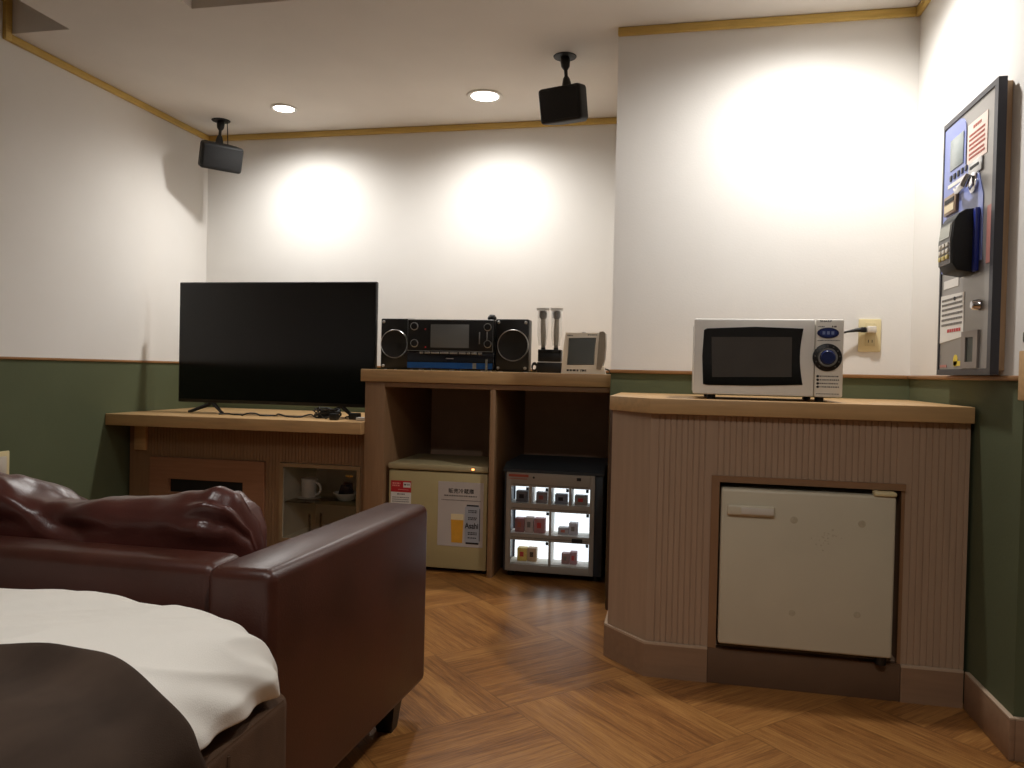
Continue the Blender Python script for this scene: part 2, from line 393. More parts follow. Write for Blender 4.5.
# ------------------------------------------------------------------ downlights and added fill lamps
def spot(x, y, z, power, ang, blend, rad=0.035, tilt=None, col=(1.0, 0.985, 0.955)):
    l = bpy.data.lights.new('downlight_and_fill', 'SPOT'); l.energy = power; l.spot_size = math.radians(ang); l.spot_blend = blend
    l.shadow_soft_size = rad; l.color = col
    o = bpy.data.objects.new('downlight_and_fill', l); COL.objects.link(o); o.location = (x, y, z)
    if tilt: o.rotation_euler = tilt
    return o
def downlight(x, y, z, label, k=1.2):
    t = thing('downlight', label, 'ceiling light', (x, y, z), 'recessed ceiling downlights')
    b = B(); b.lathe((x, y, z), [(0.045*k, -0.001), (0.058*k, -0.001), (0.060*k, -0.004), (0.056*k, -0.008), (0.046*k, -0.006), (0.045*k, -0.001)], 32); obj('trim_ring', b, WHITEP, t)
    b = B(); b.lathe((x, y, z), [(0, -0.012), (0.025*k, -0.010), (0.046*k, -0.003)], 32); obj('bulb', b, LAMP, t)
    return t
DL = [(atZ(284, 108, ZC), 'recessed ceiling downlight near the left ceiling speaker'),
      (atZ(485, 95.5, ZC), 'recessed ceiling downlight just left of the right ceiling speaker')]
for i, (p, lb) in enumerate(DL):
    downlight(p.x, p.y, ZC, lb, (1.2, 1.55)[i])
    spot(p.x, p.y, ZC-0.03, 50, 168, 1.0)
spot(0.47, 2.72, ZC-0.03, 64, 168, 1.0)
spot(-0.95, 0.55, ZR-0.03, 40, 150, 1.0)
spot(0.15, 0.25, ZR-0.03, 62, 170, 1.0)  # added fill lamp, unseen; brightens fronts that face the camera
spot(-2.0, -0.3, ZR-0.03, 30, 165, 1.0)  # added fill lamp behind the camera, lifts the ambient light

# ================================================================== LEFT: TV FURNITURE
# low cabinet with grooved fronts, slotted drawer board and a glazed cup niche
def grooved(x0, x1, y, depth, pitch=0.018, gw=0.004, gd=0.003):
    """outline (x,y) of a grooved board whose front looks to -y"""
    pts = [(x0, y+depth), (x0, y)]; x = x0+pitch
    while x < x1-pitch*0.6:
        pts += [(x-gw/2, y), (x-gw/4, y+gd), (x+gw/4, y+gd), (x+gw/2, y)]; x += pitch
    return pts+[(x1, y), (x1, y+depth)]
YT = 3.60
t = thing('television_cabinet', 'low brown grooved cabinet under the television, with glazed cup niche', 'cabinet', (-2.15, YT, 0))
NX0, NX1, NZ0, NZ1 = -1.936, -1.536, 0.10, 0.462
b = B(); b.box(-2.83, NX0-0.02, YT+0.02, YB-0.012, 0, 0.651); b.box(NX1+0.02, -1.466, YT+0.02, YB-0.012, 0, 0.651)
b.box(NX0-0.02, NX1+0.02, YT+0.02, YB-0.012, NZ1+0.02, 0.651); b.box(NX0-0.02, NX1+0.02, YT+0.02, YB-0.012, 0, NZ0-0.02); b.box(NX0-0.02, NX1+0.02, YT+0.40, YB-0.012, NZ0-0.02, NZ1+0.02)
obj('body', b, CABW, t)
b = B()
b.prism(grooved(-2.70, -1.466, YT, 0.018), 'z', 0.484, 0.651)
b.prism(grooved(-2.035, NX0-0.02, YT, 0.018), 'z', 0.0, 0.484); b.prism(grooved(NX1+0.02, -1.466, YT, 0.018), 'z', 0.0, 0.484)
b.box(-2.83, -2.702, YT, YT+0.018, 0, 0.651); b.box(-2.700, -2.036, YT, YT+0.018, 0, 0.058); b.box(NX0-0.02, NX1+0.02, YT, YT+0.018, 0, NZ0-0.02)
obj('grooved_front', b, CABW, t, smooth=20)
b = B(); sx0, sx1, sz0, sz1 = -2.587, -2.157, 0.300, 0.370
b.box(-2.700, sx0, YT-0.012, YT+0.017, 0.06, 0.482); b.box(sx1, -2.037, YT-0.012, YT+0.017, 0.06, 0.482); b.box(sx0, sx1, YT-0.012, YT+0.017, sz1, 0.482); b.box(sx0, sx1, YT-0.012, YT+0.017, 0.06, sz0)
dr = obj('drawer_front', b, CABL, t, label='plain brown board with a dark slot')
b = B(); b.box(sx0, sx1, YT+0.006, YT+0.016, sz0, sz1); obj('slot_recess', b, BLACKM, dr)
b = B(); b.box(-2.789, -2.722, YT-0.022, YT-0.0005, 0.515, 0.649, 0.003); obj('bracket_block', b, TOPW, t, label='small pale wooden block under the slab')
def niche_ring(y0, y1, e):
    b = B()
    b.box(NX0-0.019, NX0+e, y0, y1, NZ0-0.019, NZ1+0.019); b.box(NX1-e, NX1+0.019, y0, y1, NZ0-0.019, NZ1+0.019)
    b.box(NX0+e, NX1-e, y0, y1, NZ1-e, NZ1+0.019); b.box(NX0+e, NX1-e, y0, y1, NZ0-0.019, NZ0+e)
    return b
obj('niche_frame', niche_ring(YT-0.006, YT+0.0005, 0.0), mat('frame_beige_brown', S(156, 128, 92), 0.5, var=0.06), t)
b = niche_ring(YT+0.001, YT+0.37, 0.0); b.box(NX0-0.019, NX1+0.019, YT+0.37, YT+0.389, NZ0-0.019, NZ1+0.019)
obj('niche_lining', b, mat('niche_beige', S(236, 226, 202), 0.55, var=0.05), t)
b = B(); b.box(NX0+0.001, NX1-0.001, YT+0.02, YT+0.36, 0.276, 0.283, 0.001); obj('glass_shelf', b, GLASSG, t)
b = B(); b.box(NX0+0.004, NX1-0.004, YT+0.002, YT+0.006, NZ0+0.004, NZ1-0.004); dg = obj('glass_door', b, GLASS, t)
p = atY(350, 476, YT)
b = B(); b.box(p.x-0.022, p.x+0.018, YT-0.006, YT+0.002, p.z-0.006, p.z+0.006, 0.003); b.cyl((p.x, YT-0.006, p.z), (p.x, YT-0.014, p.z), 0.005, n=12); obj('latch', b, mat('brass', S(196, 160, 84), 0.3, metal=0.8), dg, label='small brass latch')
# cups in the niche
SH = 0.283
mx_, my_ = -1.862, YT+0.14
t = thing('mug', 'cream mug standing on the glass shelf of the niche', 'mug', (mx_, my_, SH))
b = B(); b.lathe((mx_, my_, SH+0.006), [(0, 0.001), (0.036, 0.001), (0.040, 0.006), (0.041, 0.098), (0.039, 0.1), (0.037, 0.097), (0.036, 0.008), (0, 0.007)], 28); obj('cup', b, WHITEC, t)
b = B(); b.tube([(mx_+0.040+0.030*math.sin(a), my_-0.012, SH+0.054+0.032*math.cos(a)) for a in [PI*k/10 for k in range(11)]], 0.006, 8); obj('handle', b, WHITEC, t)
b = B(); b.lathe((mx_, my_, SH), [(0, 0.0005), (0.045, 0.0005), (0.062, 0.004), (0.063, 0.0055), (0.042, 0.0045), (0, 0.0045)], 32)
single('saucer', b, WHITEC, 'white saucer under the cream mug in the niche', 'saucer', (mx_, my_, SH))
bx_, by_ = -1.655, YT+0.14
b = B(); b.lathe((bx_, by_, SH), [(0, 0.0005), (0.034, 0.0005), (0.04, 0.004), (0.066, 0.04), (0.064, 0.041), (0.038, 0.008), (0, 0.006)], 32)
single('bowl', b, WHITEC, 'small white bowl holding dark packets in the niche', 'bowl', (bx_, by_, SH))
for i, (dx, dz, rz, c, lb) in enumerate([(-0.016, 0.0, 0.3, S(40, 32, 30), 'dark packet standing at the left in the white bowl'), (0.02, 0.004, -0.25, S(30, 28, 32), 'dark packet standing at the right in the white bowl'), (0.0, 0.012, 0.05, S(96, 58, 34), 'brown sachet between the dark packets in the bowl')]):
    b = B(); b.box(-0.026, 0.026, -0.007, 0.007, 0, 0.066, 0.006, M=Matrix.Rotation(rz, 4, 'Y'))
    single('packet', b, mat('packet_foil_%d' % i, c, 0.4, var=0.1), lb, 'packet', (0, 0, 0), 'packets in the niche bowl').location = (bx_+dx, by_-0.012+0.016*i, SH+0.014+dz)
gx_ = -1.83
b = B(); b.lathe((gx_, YT+0.15, NZ0), [(0, 0.001), (0.034, 0.001), (0.036, 0.1), (0.034, 0.1), (0.032, 0.006), (0, 0.006)], 24)
single('tumbler', b, GLASS, 'clear glass tumbler on the niche floor under the shelf', 'glass', (gx_, YT+0.15, NZ0))
# slab
b = B(); b.prism([(XL+0.001, 3.432), (-1.4655, 3.465), (-1.4655, YB-0.012), (XL+0.001, YB-0.012)], 'z', 0.6525, 0.711); bmesh.ops.bevel(b.bm, geom=list(b.bm.edges), offset=0.003, segments=2, profile=0.5, affect='EDGES')
single('television_worktop', b, TOPW, 'pale oak slab the television stands on', 'worktop', (-2.15, 3.85, 0.6525))

# television
TY = 3.75
TVZ = 0.711
t = thing('television', 'large black flat screen television on the pale slab', 'television', (-2.07, TY, TVZ))
a0 = atY(180, 282, TY); a1 = atY(376.5, 282, TY); a2 = atY(178, 402, TY)
tx0, tx1, tz0, tz1 = (a0.x+a2.x)/2, a1.x+0.002, a2.z+0.002, 1.419
b = B(); b.box(tx0, tx1, TY, TY+0.028, tz0, tz1, 0.004); b.box(tx0+0.12, tx1-0.12, TY+0.028, TY+0.07, tz0+0.03, tz0+0.42, 0.015); obj('casing', b, BLACK, t)
b = B(); b.box(tx0+0.008, tx1-0.008, TY-0.0015, TY+0.001, tz0+0.018, tz1-0.008); obj('screen', b, GLOSSB, t)
b = B(); b.box((tx0+tx1)/2-0.02, (tx0+tx1)/2+0.02, TY-0.0012, TY+0.001, tz0+0.005, tz0+0.010); obj('maker_badge', b, MACHD, t)
for fx in (-2.455, -1.70):
    b = B()
    for s in (-1, 1):
        b.tube([(fx, TY+0.015, tz0+0.01), (fx+s*0.02, TY+0.012-0.01*s*0, tz0-0.012), (fx+s*0.09, TY+0.012-0.05, TVZ+0.010), (fx+s*0.104, TY+0.012-0.055, TVZ+0.007)], [0.012, 0.011, 0.008, 0.006], 8)
    obj('stand_foot', b, BLACK, t)
# cable and adapters on the slab
zc = TVZ+0.0045
pts = []
for k in range(46):
    s = k/45
    pts.append((-2.33+0.62*s, TY-0.115+0.02*math.sin(s*17)+0.012*math.sin(s*41), zc+0.012*max(0, math.sin(s*25))*(1 if s > 0.2 else 0.2)))
b = B(); b.tube(pts, 0.004, 8)
single('power_cable', b, CABLE, 'thin black cable lying along the slab below the television', 'cable', (-2.0, TY-0.07, TVZ))
random.seed(3)
pts = [(-1.715+0.075*math.cos(k*0.47)*(1-0.004*k)+random.uniform(-.012, .012), TY-0.125+0.03*math.sin(k*0.47), zc+0.0007*k+random.uniform(0, .016)) for k in range(64)]
b = B(); b.tube(pts, 0.0038, 7)
single('coiled_cable', b, CABLE, 'tangled bundle of black cable on the slab at the right screen foot', 'cable', (-1.70, TY-0.06, TVZ))
for i, (x, y, w, lb) in enumerate([(-1.575, TY-0.10, 0.055, 'black power adapter on the slab beside the upright cabinet panel'), (-1.645, TY-0.19, 0.04, 'small black plug in front of the tangled cable')]):
    b = B(); b.box(x-w/2, x+w/2, y-0.02, y+0.02, TVZ+0.0005, TVZ+0.034, 0.006); b.tube([(x-w/2+0.002, y, TVZ+0.015), (x-w/2-0.02, y+0.004, TVZ+0.012), (x-w/2-0.03, y+0.01, TVZ+0.006)], 0.004, 8)
    single('power_adapter', b, BLACK, lb, 'adapter', (x, y, TVZ))
b = B(); b.box(-1.540, -1.490, TY-0.17, TY-0.13, TVZ+0.0005, TVZ+0.016, 0.003)
single('plastic_block', b, WHITEP, 'small white plastic block beside the black adapter on the slab', 'block', (-1.53, TY-0.09, TVZ))

# wall socket by the sofa
p = atX(1, 465.5, XL)
t = thing('wall_socket', 'ivory wall socket on the green wall behind the sofa', 'socket', (XL, p.y, p.z))
b = B(); b.box(XL+0.0005, XL+0.009, p.y-0.036, p.y+0.036, p.z-0.062, p.z+0.062, 0.004); obj('plate', b, IVORY, t)
b = B(); b.box(XL+0.009, XL+0.012, p.y-0.018, p.y+0.018, p.z-0.04, p.z+0.04, 0.002); obj('socket_insert', b, WHITEC, t)

# ================================================================== MIDDLE: SHELF CABINET
t = thing('shelf_cabinet', 'tall brown two-bay open cabinet holding two small refrigerators', 'cabinet', (-0.86, YM, 0))
b = B(); b.box(-1.464, -1.364, YM, YB-0.012, 0, 0.908, 0.002); obj('side_panel', b, CABW, t)
b = B(); b.box(-0.284, -0.262, YM, YB-0.012, 0, 0.908, 0.002); obj('side_panel', b, CABW, t)
b = B(); b.box(-0.840, -0.815, YM, YB-0.03, 0, 0.884, 0.002); obj('divider', b, CABW, t)
b = B(); b.box(-1.364, -0.284, YM, YM+0.02, 0.884, 0.908, 0.002); b.box(-1.364, -0.284, YM+0.02, YB-0.03, 0.896, 0.908); obj('top_rail', b, CABW, t)
b = B(); b.box(-1.364, -0.284, YB-0.03, YB-0.012, 0, 0.896); obj('back_panel', b, BAYW, t)
b = B(); b.box(-1.484, -0.262, YM-0.012, YB-0.012, 0.909, 0.968, 0.003)
single('shelf_worktop', b, TOPW, 'pale oak top of the open cabinet, carrying the stereo', 'worktop', (-0.87, 3.9, 0.909))

# beige refrigerator
t = thing('refrigerator', 'beige small refrigerator with beer poster in the left bay', 'refrigerator', (-1.1, 3.55, 0))
fx0, fx1, fy = -1.345, -0.851, 3.54
b = B(); b.box(fx0+0.004, fx1-0.004, fy+0.042, fy+0.44, 0.03, 0.486, 0.006); obj('body', b, FRB, t)
b = B(); b.box(fx0, fx1, fy, fy+0.04, 0.021, 0.482, 0.006); d = obj('door', b, FRB, t)
b = B(); b.box(fx0-0.003, fx1+0.003, fy-0.006, fy+0.445, 0.488, 0.517, 0.006); obj('lid', b, FRBT, t)
for x in (fx0+0.04, fx1-0.04):
    for y in (fy+0.08, fy+0.40):
        b = B(); b.cyl((x, y, 0), (x, y, 0.031), 0.016, n=14); obj('foot', b, BLACK, t)
b = B(); p = atY(473, 469.5, fy-0.006); b.box(p.x-0.006, p.x+0.006, fy-0.0075, fy-0.005, 0.499, 0.506, 0.001); obj('indicator_light', b, emission('orange_led', (1, 0.30, 0.08, 1), 6.0), t, label='small glowing orange indicator light')
fyp = fy-0.0012
b = B(); b.box(-1.106, -0.882, fyp, fy-0.0001, 0.135, 0.443); po = obj('poster', b, mat('poster_paper', S(192, 182, 174), 0.6, var=0.03), d, label='taped poster showing a beer glass and can')
text('poster_title', '販売冷蔵庫', INK, po, (-0.992, fyp, 0.400), FY, width=0.126, height=0.024, bold=0.012)
b = B(); lines_y(b, -1.075, -0.915, [0.377], fyp-0.0003, 0.006); lines_y(b, -1.09, -0.895, [0.356], fyp-0.0003, 0.003); obj('small_print', b, INKG, po)
b = B(); bx0, bx1 = -1.040, -0.978
b.prism([(bx0+0.004, 0.153), (bx1-0.004, 0.153), (bx1, 0.262), (bx0, 0.262)], 'y', fyp-0.0006, fyp+0.0002)
b.mi = 1; b.box(bx0, bx1, fyp-0.0007, fyp+0.0002, 0.262, 0.290)
obj('beer_glass_picture', b, [mat('beer_amber', S(222, 160, 50), 0.5, var=0.06, vscale=40), mat('beer_foam', S(232, 214, 170), 0.6)], po)
b = B(); cx0, cx1 = -0.971, -0.896
b.prism([(cx0+0.008, 0.150), (cx1-0.008, 0.150), (cx1, 0.164), (cx1, 0.322), (cx1-0.010, 0.338), (cx0+0.010, 0.338), (cx0, 0.322), (cx0, 0.164)], 'y', fyp-0.0006, fyp+0.0002)
b.mi = 1; b.box(cx0+0.006, cx1-0.006, fyp-0.0008, fyp, 0.150, 0.158); b.box(cx0+0.008, cx1-0.008, fyp-0.0008, fyp, 0.330, 0.337); b.box(cx1-0.004, cx1-0.001, fyp-0.0008, fyp, 0.166, 0.32)
lines_y(b, cx0+0.016, cx1-0.016, [0.31, 0.302, 0.276, 0.268, 0.205, 0.197, 0.18], fyp-0.0004, 0.005)
obj('beer_can_picture', b, [mat('can_silver', S(164, 166, 172), 0.4, var=0.06), INK], po)
text('brand_lettering', 'Asahi', INK, po, (-0.938, fyp-0.0009, 0.238), FY, width=0.066, height=0.028, bold=0.02)
po.location.x += 0.013; po.location.z -= 0.004
b = B(); b.box(-1.333, -1.230, fyp, fy-0.0001, 0.376, 0.431); st = obj('sticker', b, REDP, d, label='red and white sticker')
b = B(); b.box(-1.270, -1.233, fyp-0.0005, fyp+0.0002, 0.399, 0.424); b.box(-1.333, -1.230, fyp, fy-0.0001, 0.318, 0.375); obj('sticker_white_field', b, WHITEP, st)
b = B(); lines_y(b, -1.266, -1.238, [0.413], fyp-0.0007, 0.008); obj('sticker_print', b, INKG, st); b = B(); lines_y(b, -1.30, -1.262, [0.366], fyp-0.0003, 0.006); lines_y(b, -1.325, -1.24, [0.35, 0.34, 0.33], fyp-0.0003, 0.004); obj('sticker_print', b, INKG, st)
b = B(); lines_y(b, -1.325, -1.285, [0.418, 0.407], fyp-0.0003, 0.007); lines_y(b, -1.295, -1.24, [0.388], fyp-0.0003, 0.003); obj('sticker_white_print', b, mat('pink_ink', S(232, 150, 140), 0.6), st)

# lit vending refrigerator
t = thing('vending_refrigerator', 'dark steel vending refrigerator with lit compartments in the right bay', 'refrigerator', (-0.54, 3.56, 0))
vx0, vx1, vy = -0.772, -0.306, 3.555
b = B()
b.box(vx0, -0.748, vy, vy+0.42, 0.03, 0.50, 0.004); b.box(-0.346, vx1, vy, vy+0.42, 0.03, 0.50, 0.004)
b.box(-0.748, -0.346, vy+0.12, vy+0.42, 0.03, 0.50); b.box(-0.748, -0.346, vy, vy+0.12, 0.452, 0.50); b.box(-0.748, -0.346, vy, vy+0.12, 0.03, 0.062)
b.prism([(vy-0.012, 0.50), (vy+0.42, 0.50), (vy+0.42, 0.538), (vy+0.05, 0.538), (vy-0.012, 0.512)], 'x', vx0-0.004, vx1+0.004)
obj('housing', b, VENDH, t)
for x in (vx0+0.03, vx1-0.03):
    for y in (vy+0.05, vy+0.38):
        b = B(); b.cyl((x, y, 0), (x, y, 0.031), 0.016, n=14); obj('foot', b, BLACK, t)
cells = [(-0.736, -0.652, 0.355, 0.432), (-0.638, -0.560, 0.355, 0.432), (-0.546, -0.463, 0.355, 0.433), (-0.453, -0.371, 0.355, 0.434),
         (-0.734, -0.554, 0.211, 0.320), (-0.543, -0.367, 0.211, 0.321), (-0.734, -0.554, 0.066, 0.180), (-0.543, -0.367, 0.066, 0.181)]
b = B(); y0, y1 = vy-0.012, vy-0.001
b.box(-0.760, -0.736, y0, y1, 0.034, 0.498, 0.002); b.box(-0.366, -0.344, y0, y1, 0.034, 0.498, 0.002)
for z0, z1 in ((0.434, 0.498), (0.321, 0.355), (0.181, 0.211), (0.034, 0.066)): b.box(-0.737, -0.366, y0, y1, z0, z1, 0.001)
for x0, x1 in ((-0.652, -0.638), (-0.560, -0.546), (-0.463, -0.453)): b.box(x0, x1, y0, y1, 0.354, 0.435)
for z0, z1 in ((0.21, 0.322), (0.065, 0.182)): b.box(-0.554, -0.543, y0, y1, z0, z1)
fr = obj('front_frame', b, VENDF, t)
b = B(); b.box(-0.75, -0.655, y0-0.001, y0+0.0005, 0.478, 0.490); lines_y(b, -0.75, -0.66, [0.469], y0-0.0003, 0.004); obj('red_lettering_strip', b, mat('faded_red_print', S(168, 78, 60), 0.5, var=0.1), fr)
b = B(); b.box(-0.428, -0.408, y0-0.002, y0+0.0005, 0.472, 0.486); obj('dark_sensor', b, INK, fr); b = B(); b.cyl((-0.63, y0-0.002, 0.478), (-0.63, y0+0.0005, 0.478), 0.005, n=12); obj('dark_sensor', b, INK, fr)
b = B(); b.bm.free()
for z in (0.443, 0.332, 0.194):
    b = B(); lines_y(b, -0.73, -0.375, [z], y0-0.0003, 0.004); obj('price_print', b, INKG, fr)
# compartment interiors: floor trays + lit back panels
b = B()
for x0, x1, z0, z1 in cells: b.box(x0-0.004, x1+0.004, vy+0.112, vy+0.118, z0-0.008, z1+0.008)
obj('lit_back_panel', b, GLOW, t)
b = B()
for z in (0.345, 0.201, 0.064): b.box(-0.747, -0.347, vy+0.002, vy+0.111, z-0.001, z+0.008)
for x0, x1 in ((-0.649, -0.641), (-0.557, -0.549), (-0.462, -0.454)): b.box(x0, x1, vy+0.002, vy+0.111, 0.353, 0.45)
for z0, z1 in ((0.209, 0.344), (0.072, 0.200)): b.box(-0.552, -0.545, vy+0.002, vy+0.111, z0, z1)
obj('compartment_tray', b, WHITEP, t)
for x0, x1, z0, z1 in cells:
    b = B(); b.box(x0+0.001, x1-0.001, y0+0.004, y0+0.006, z0+0.001, z1-0.001); w = obj('window_pane', b, GLASS, t)
    b = B(); b.box(x1-0.014, x1-0.001, y0+0.001, y0+0.0035, z1-0.016, z1-0.001); obj('lock_tab', b, VENDH, w)
b = B(); b.box(-0.445, -0.395, y0-0.008, y0-0.0005, 0.186, 0.204, 0.003); obj('catch', b, INK, t)
items = [  # cell row, x0,x1, z base, h, colour, label
 (-0.722, -0.665, 0.353, 0.052, S(96, 92, 96), 'dark grey box in the first small lit compartment'),
 (-0.625, -0.573, 0.353, 0.050, S(150, 128, 122), 'greyish pink box in the second small lit compartment'),
 (-0.535, -0.477, 0.353, 0.046, S(120, 122, 136), 'bluish grey box in the third small lit compartment'),
 (-0.442, -0.383, 0.353, 0.045, S(140, 128, 116), 'beige grey box in the fourth small lit compartment'),
 (-0.724, -0.680, 0.209, 0.066, S(150, 46, 60), 'dark red box at the left of the middle-row compartment'),
 (-0.676, -0.636, 0.209, 0.072, S(200, 176, 170), 'pale box between the red ones in the middle-row compartment'),
 (-0.632, -0.580, 0.209, 0.070, S(168, 84, 92), 'rose red box at the right of the left middle-row compartment'),
 (-0.517, -0.468, 0.209, 0.034, S(170, 166, 170), 'low grey box in the right middle-row compartment'),
 (-0.466, -0.425, 0.209, 0.058, S(188, 182, 190), 'taller pale grey box in the right middle-row compartment'),
 (-0.710, -0.664, 0.072, 0.062, S(236, 196, 40), 'yellow box in the bottom left lit compartment'),
 (-0.661, -0.618, 0.072, 0.064, S(190, 150, 96), 'tan box with dark mark beside the yellow box'),
 (-0.498, -0.462, 0.072, 0.050, S(150, 92, 92), 'reddish brown box in the bottom right lit compartment'),
 (-0.459, -0.426, 0.072, 0.058, S(176, 110, 122), 'mauve box beside the reddish brown box at bottom right')]
for i, (x0, x1, z, h, c, lb) in enumerate(items):
    t2 = thing('product_box', lb, 'box', ((x0+x1)/2, vy+0.055, z), 'boxes in the vending refrigerator')
    b = B(); b.box(x0, x1, vy+0.03, vy+0.075, z+0.0005, z+h, 0.002); obj('carton', b, mat('carton_%d' % i, tuple(x*0.72+0.10 for x in c[:3])+(1,), 0.5, var=0.12, vscale=60), t2)
    b = B(); cx = (x0+x1)/2; w = (x1-x0)*0.22; b.box(cx-w, cx+w*0.8, vy+0.0292, vy+0.031, z+h*0.35, z+h*0.72); obj('printed_mark', b, INK if i in (0, 2, 10) else [REDP, INKR, INKG][i % 3], t2)
# coiled drop on the far side: small cable end at the right speaker
# ================================================================== STEREO and things on the shelf top
SZ = 0.968; SY = 3.66
def stereo_speaker(x0, x1, lb, rc, rr, SY=SY, dp=0.19):
    t = thing('stereo_speaker', lb, 'speaker', ((x0+x1)/2, SY, SZ), 'black stereo speakers on the shelf top')
    b = B(); b.box(x0, x1, SY+0.004, SY+dp, SZ+0.004, SZ+0.258, 0.008); obj('cabinet', b, BLACK, t)
    b = B(); b.lathe((rc, SY+0.004, SZ+0.130), [(0, 0.001), (rr*0.3, 0.003), (rr*0.95, 0.0085), (rr, 0.010), (rr, 0.0)], 40, (0, -1, 0)); g = obj('woofer_grille', b, BLACKM, t)
    b = B(); b.lathe((rc, SY+0.004, SZ+0.130), [(rr, 0.0), (rr, 0.011), (rr+0.002, 0.012), (rr+0.0045, 0.009), (rr+0.0045, 0.0)], 48, (0, -1, 0)); obj('chrome_ring', b, SILV, g)
    for sx in (x0+0.016, x1-0.016):
        for sz in (SZ+0.02, SZ+0.241):
            b = B(); b.lathe((sx, SY+0.004, sz), [(0.0075, -0.001), (0.0075, 0.002), (0.005, 0.0045), (0, 0.005)], 14, (0, -1, 0)); obj('screw', b, SILV, t)
    for sx in (x0+0.02, x1-0.02):
        for sy in (SY+0.03, SY+dp-0.02):
            b = B(); b.cyl((sx, sy, SZ), (sx, sy, SZ+0.0055), 0.007, n=10); obj('foot', b, SILV, t)
pl0 = atY(380.5, 345, SY+0.02); pl1 = atY(409, 345, SY); pr0 = atY(494.5, 345, SY); pr1 = atY(531, 345, SY)
stereo_speaker(pl0.x, pl1.x+0.022, 'black stereo speaker at the left of the console, beside the television', atY(393.5, 342, SY).x, 0.068, SY+0.016)
stereo_speaker(pr0.x+0.002, pr1.x-0.012, 'black stereo speaker at the right of the console, beside the brush holder', atY(513, 345, SY).x, 0.073, SY, 0.085)
t = thing('stereo_console', 'black stereo console with grey display and blue lower strip', 'stereo', ((pl1.x+pr0.x)/2, SY, SZ))
cx0, cx1 = pl1.x-0.004, pr0.x-0.002
YS = SY-0.03
b = B(); b.box(cx0+0.0, cx1, YS+0.014, YS+0.03, SZ+0.094, SZ+0.253, 0.004); b.box(cx0+0.03, cx1-0.004, YS+0.03, YS+0.22, SZ+0.094, SZ+0.253, 0.004); up = obj('upper_deck', b, BLACK, t)
b = B(); b.box(cx0+0.03, cx1-0.004, YS+0.03, YS+0.22, SZ+0.006, SZ+0.094, 0.003); b.box(cx0, cx1, YS+0.02, YS+0.03, SZ+0.006, SZ+0.090, 0.002); lo = obj('lower_deck', b, mat('dark_gloss_deck', S(20, 24, 34), 0.15), t)
b = B(); b.box(cx0+0.001, cx1-0.004, YS+0.0185, YS+0.0205, SZ+0.012, SZ+0.040); obj('blue_strip', b, BLUEG, lo, label='glossy blue strip')
b = B(); b.box((cx0+cx1)/2-0.02, (cx0+cx1)/2+0.02, YS+0.0185, YS+0.0205, SZ+0.058, SZ+0.063); obj('maker_badge', b, SILV, lo)
b = B(); px = atY(475, 365, SY).x; b.box(px-0.009, px+0.009, YS+0.0175, YS+0.0195, SZ+0.012, SZ+0.040); obj('pale_patch', b, mat('pale_patch_metal', S(168, 172, 170), 0.25, metal=0.6), lo); b = B(); px = atY(487, 365, SY).x; b.box(px-0.006, px+0.006, YS+0.0175, YS+0.0195, SZ+0.006, SZ+0.06); obj('pale_patch', b, mat('pale_patch_metal', S(168, 172, 170), 0.25, metal=0.6), lo)  # left pale patch paints the white highlight on the blue strip
b = B(); yy = YS+0.013
b.tube([(cx0+0.003, yy, SZ+0.097), (cx1-0.003, yy, SZ+0.097), (cx1-0.003, yy, SZ+0.250), (cx0+0.003, yy, SZ+0.250)], 0.0022, 6, closed=True); obj('chrome_frame', b, SILV, up)
d0, d1 = atY(430, 324, YS), atY(468, 348, YS)
b = B(); b.box(d0.x, d1.x, YS+0.012, YS+0.0145, d1.z, d0.z, 0.001); obj('display', b, SLATE, up, label='grey display panel')
for u, v, r in ((413.5, 326, 0.020), (413.5, 343, 0.020), (487, 327, 0.019), (487, 344, 0.019)):
    p = atY(u, v, YS)
    b = B(); b.lathe((p.x, YS+0.014, p.z), [(0, 0.012), (r*0.7, 0.012), (r*0.76, 0.010), (r*0.78, 0.0)], 24, (0, -1, 0)); k = obj('knob', b, BLACK, up)
    b = B(); b.lathe((p.x, YS+0.014, p.z), [(r*0.82, 0.0), (r*0.82, 0.003), (r*0.92, 0.004), (r, 0.003), (r, 0.0)], 28, (0, -1, 0)); obj('knob_ring', b, SILV, k)
for u, v in ((424.5, 329), (424.5, 347)):
    p = atY(u, v, YS); b = B(); b.lathe((p.x, YS+0.014, p.z), [(0.004, 0), (0.0035, 0.002), (0, 0.0025)], 12, (0, -1, 0)); obj('red_button', b, REDP, up, label='small red button')
for u, v0, v1 in ((479, 332, 344), (486.5, 331.5, 340.5)):
    p, q = atY(u, v0, YS), atY(u, v1, YS); b = B(); b.box(p.x-0.0025, p.x+0.0025, YS+0.010, YS+0.0145, q.z, p.z, 0.001); obj('slider', b, SILV, up)
b = B(); x = atY(419, 352, YS).x
while x < atY(478, 352, YS).x:
    w = random.uniform(0.012, 0.05); b.box(x, x+w, YS+0.006, YS+0.016, SZ+0.083, SZ+0.092, 0.002); x += w+0.006
obj('button_row', b, SILV, up)
for sx in (cx0+0.06, (cx0+cx1)/2, cx1-0.06):
    for sy in (YS+0.06, YS+0.19):
        b = B(); b.cyl((sx, sy, SZ), (sx, sy, SZ+0.0065), 0.012, n=12); obj('foot', b, SILV, t)
# small gadget on top of console
p = atY(494, 320, SY+0.03)
b = B(); b.lathe((p.x-0.012, SY+0.04, SZ+0.2535), [(0, 0), (0.018, 0), (0.022, 0.006), (0.022, 0.014), (0.016, 0.022), (0.012, 0.027), (0, 0.028)], 20)
single('microphone_puck', b, BLACK, 'small round black gadget on top of the stereo console', 'gadget', (p.x-0.012, SY+0.04, SZ+0.2535))
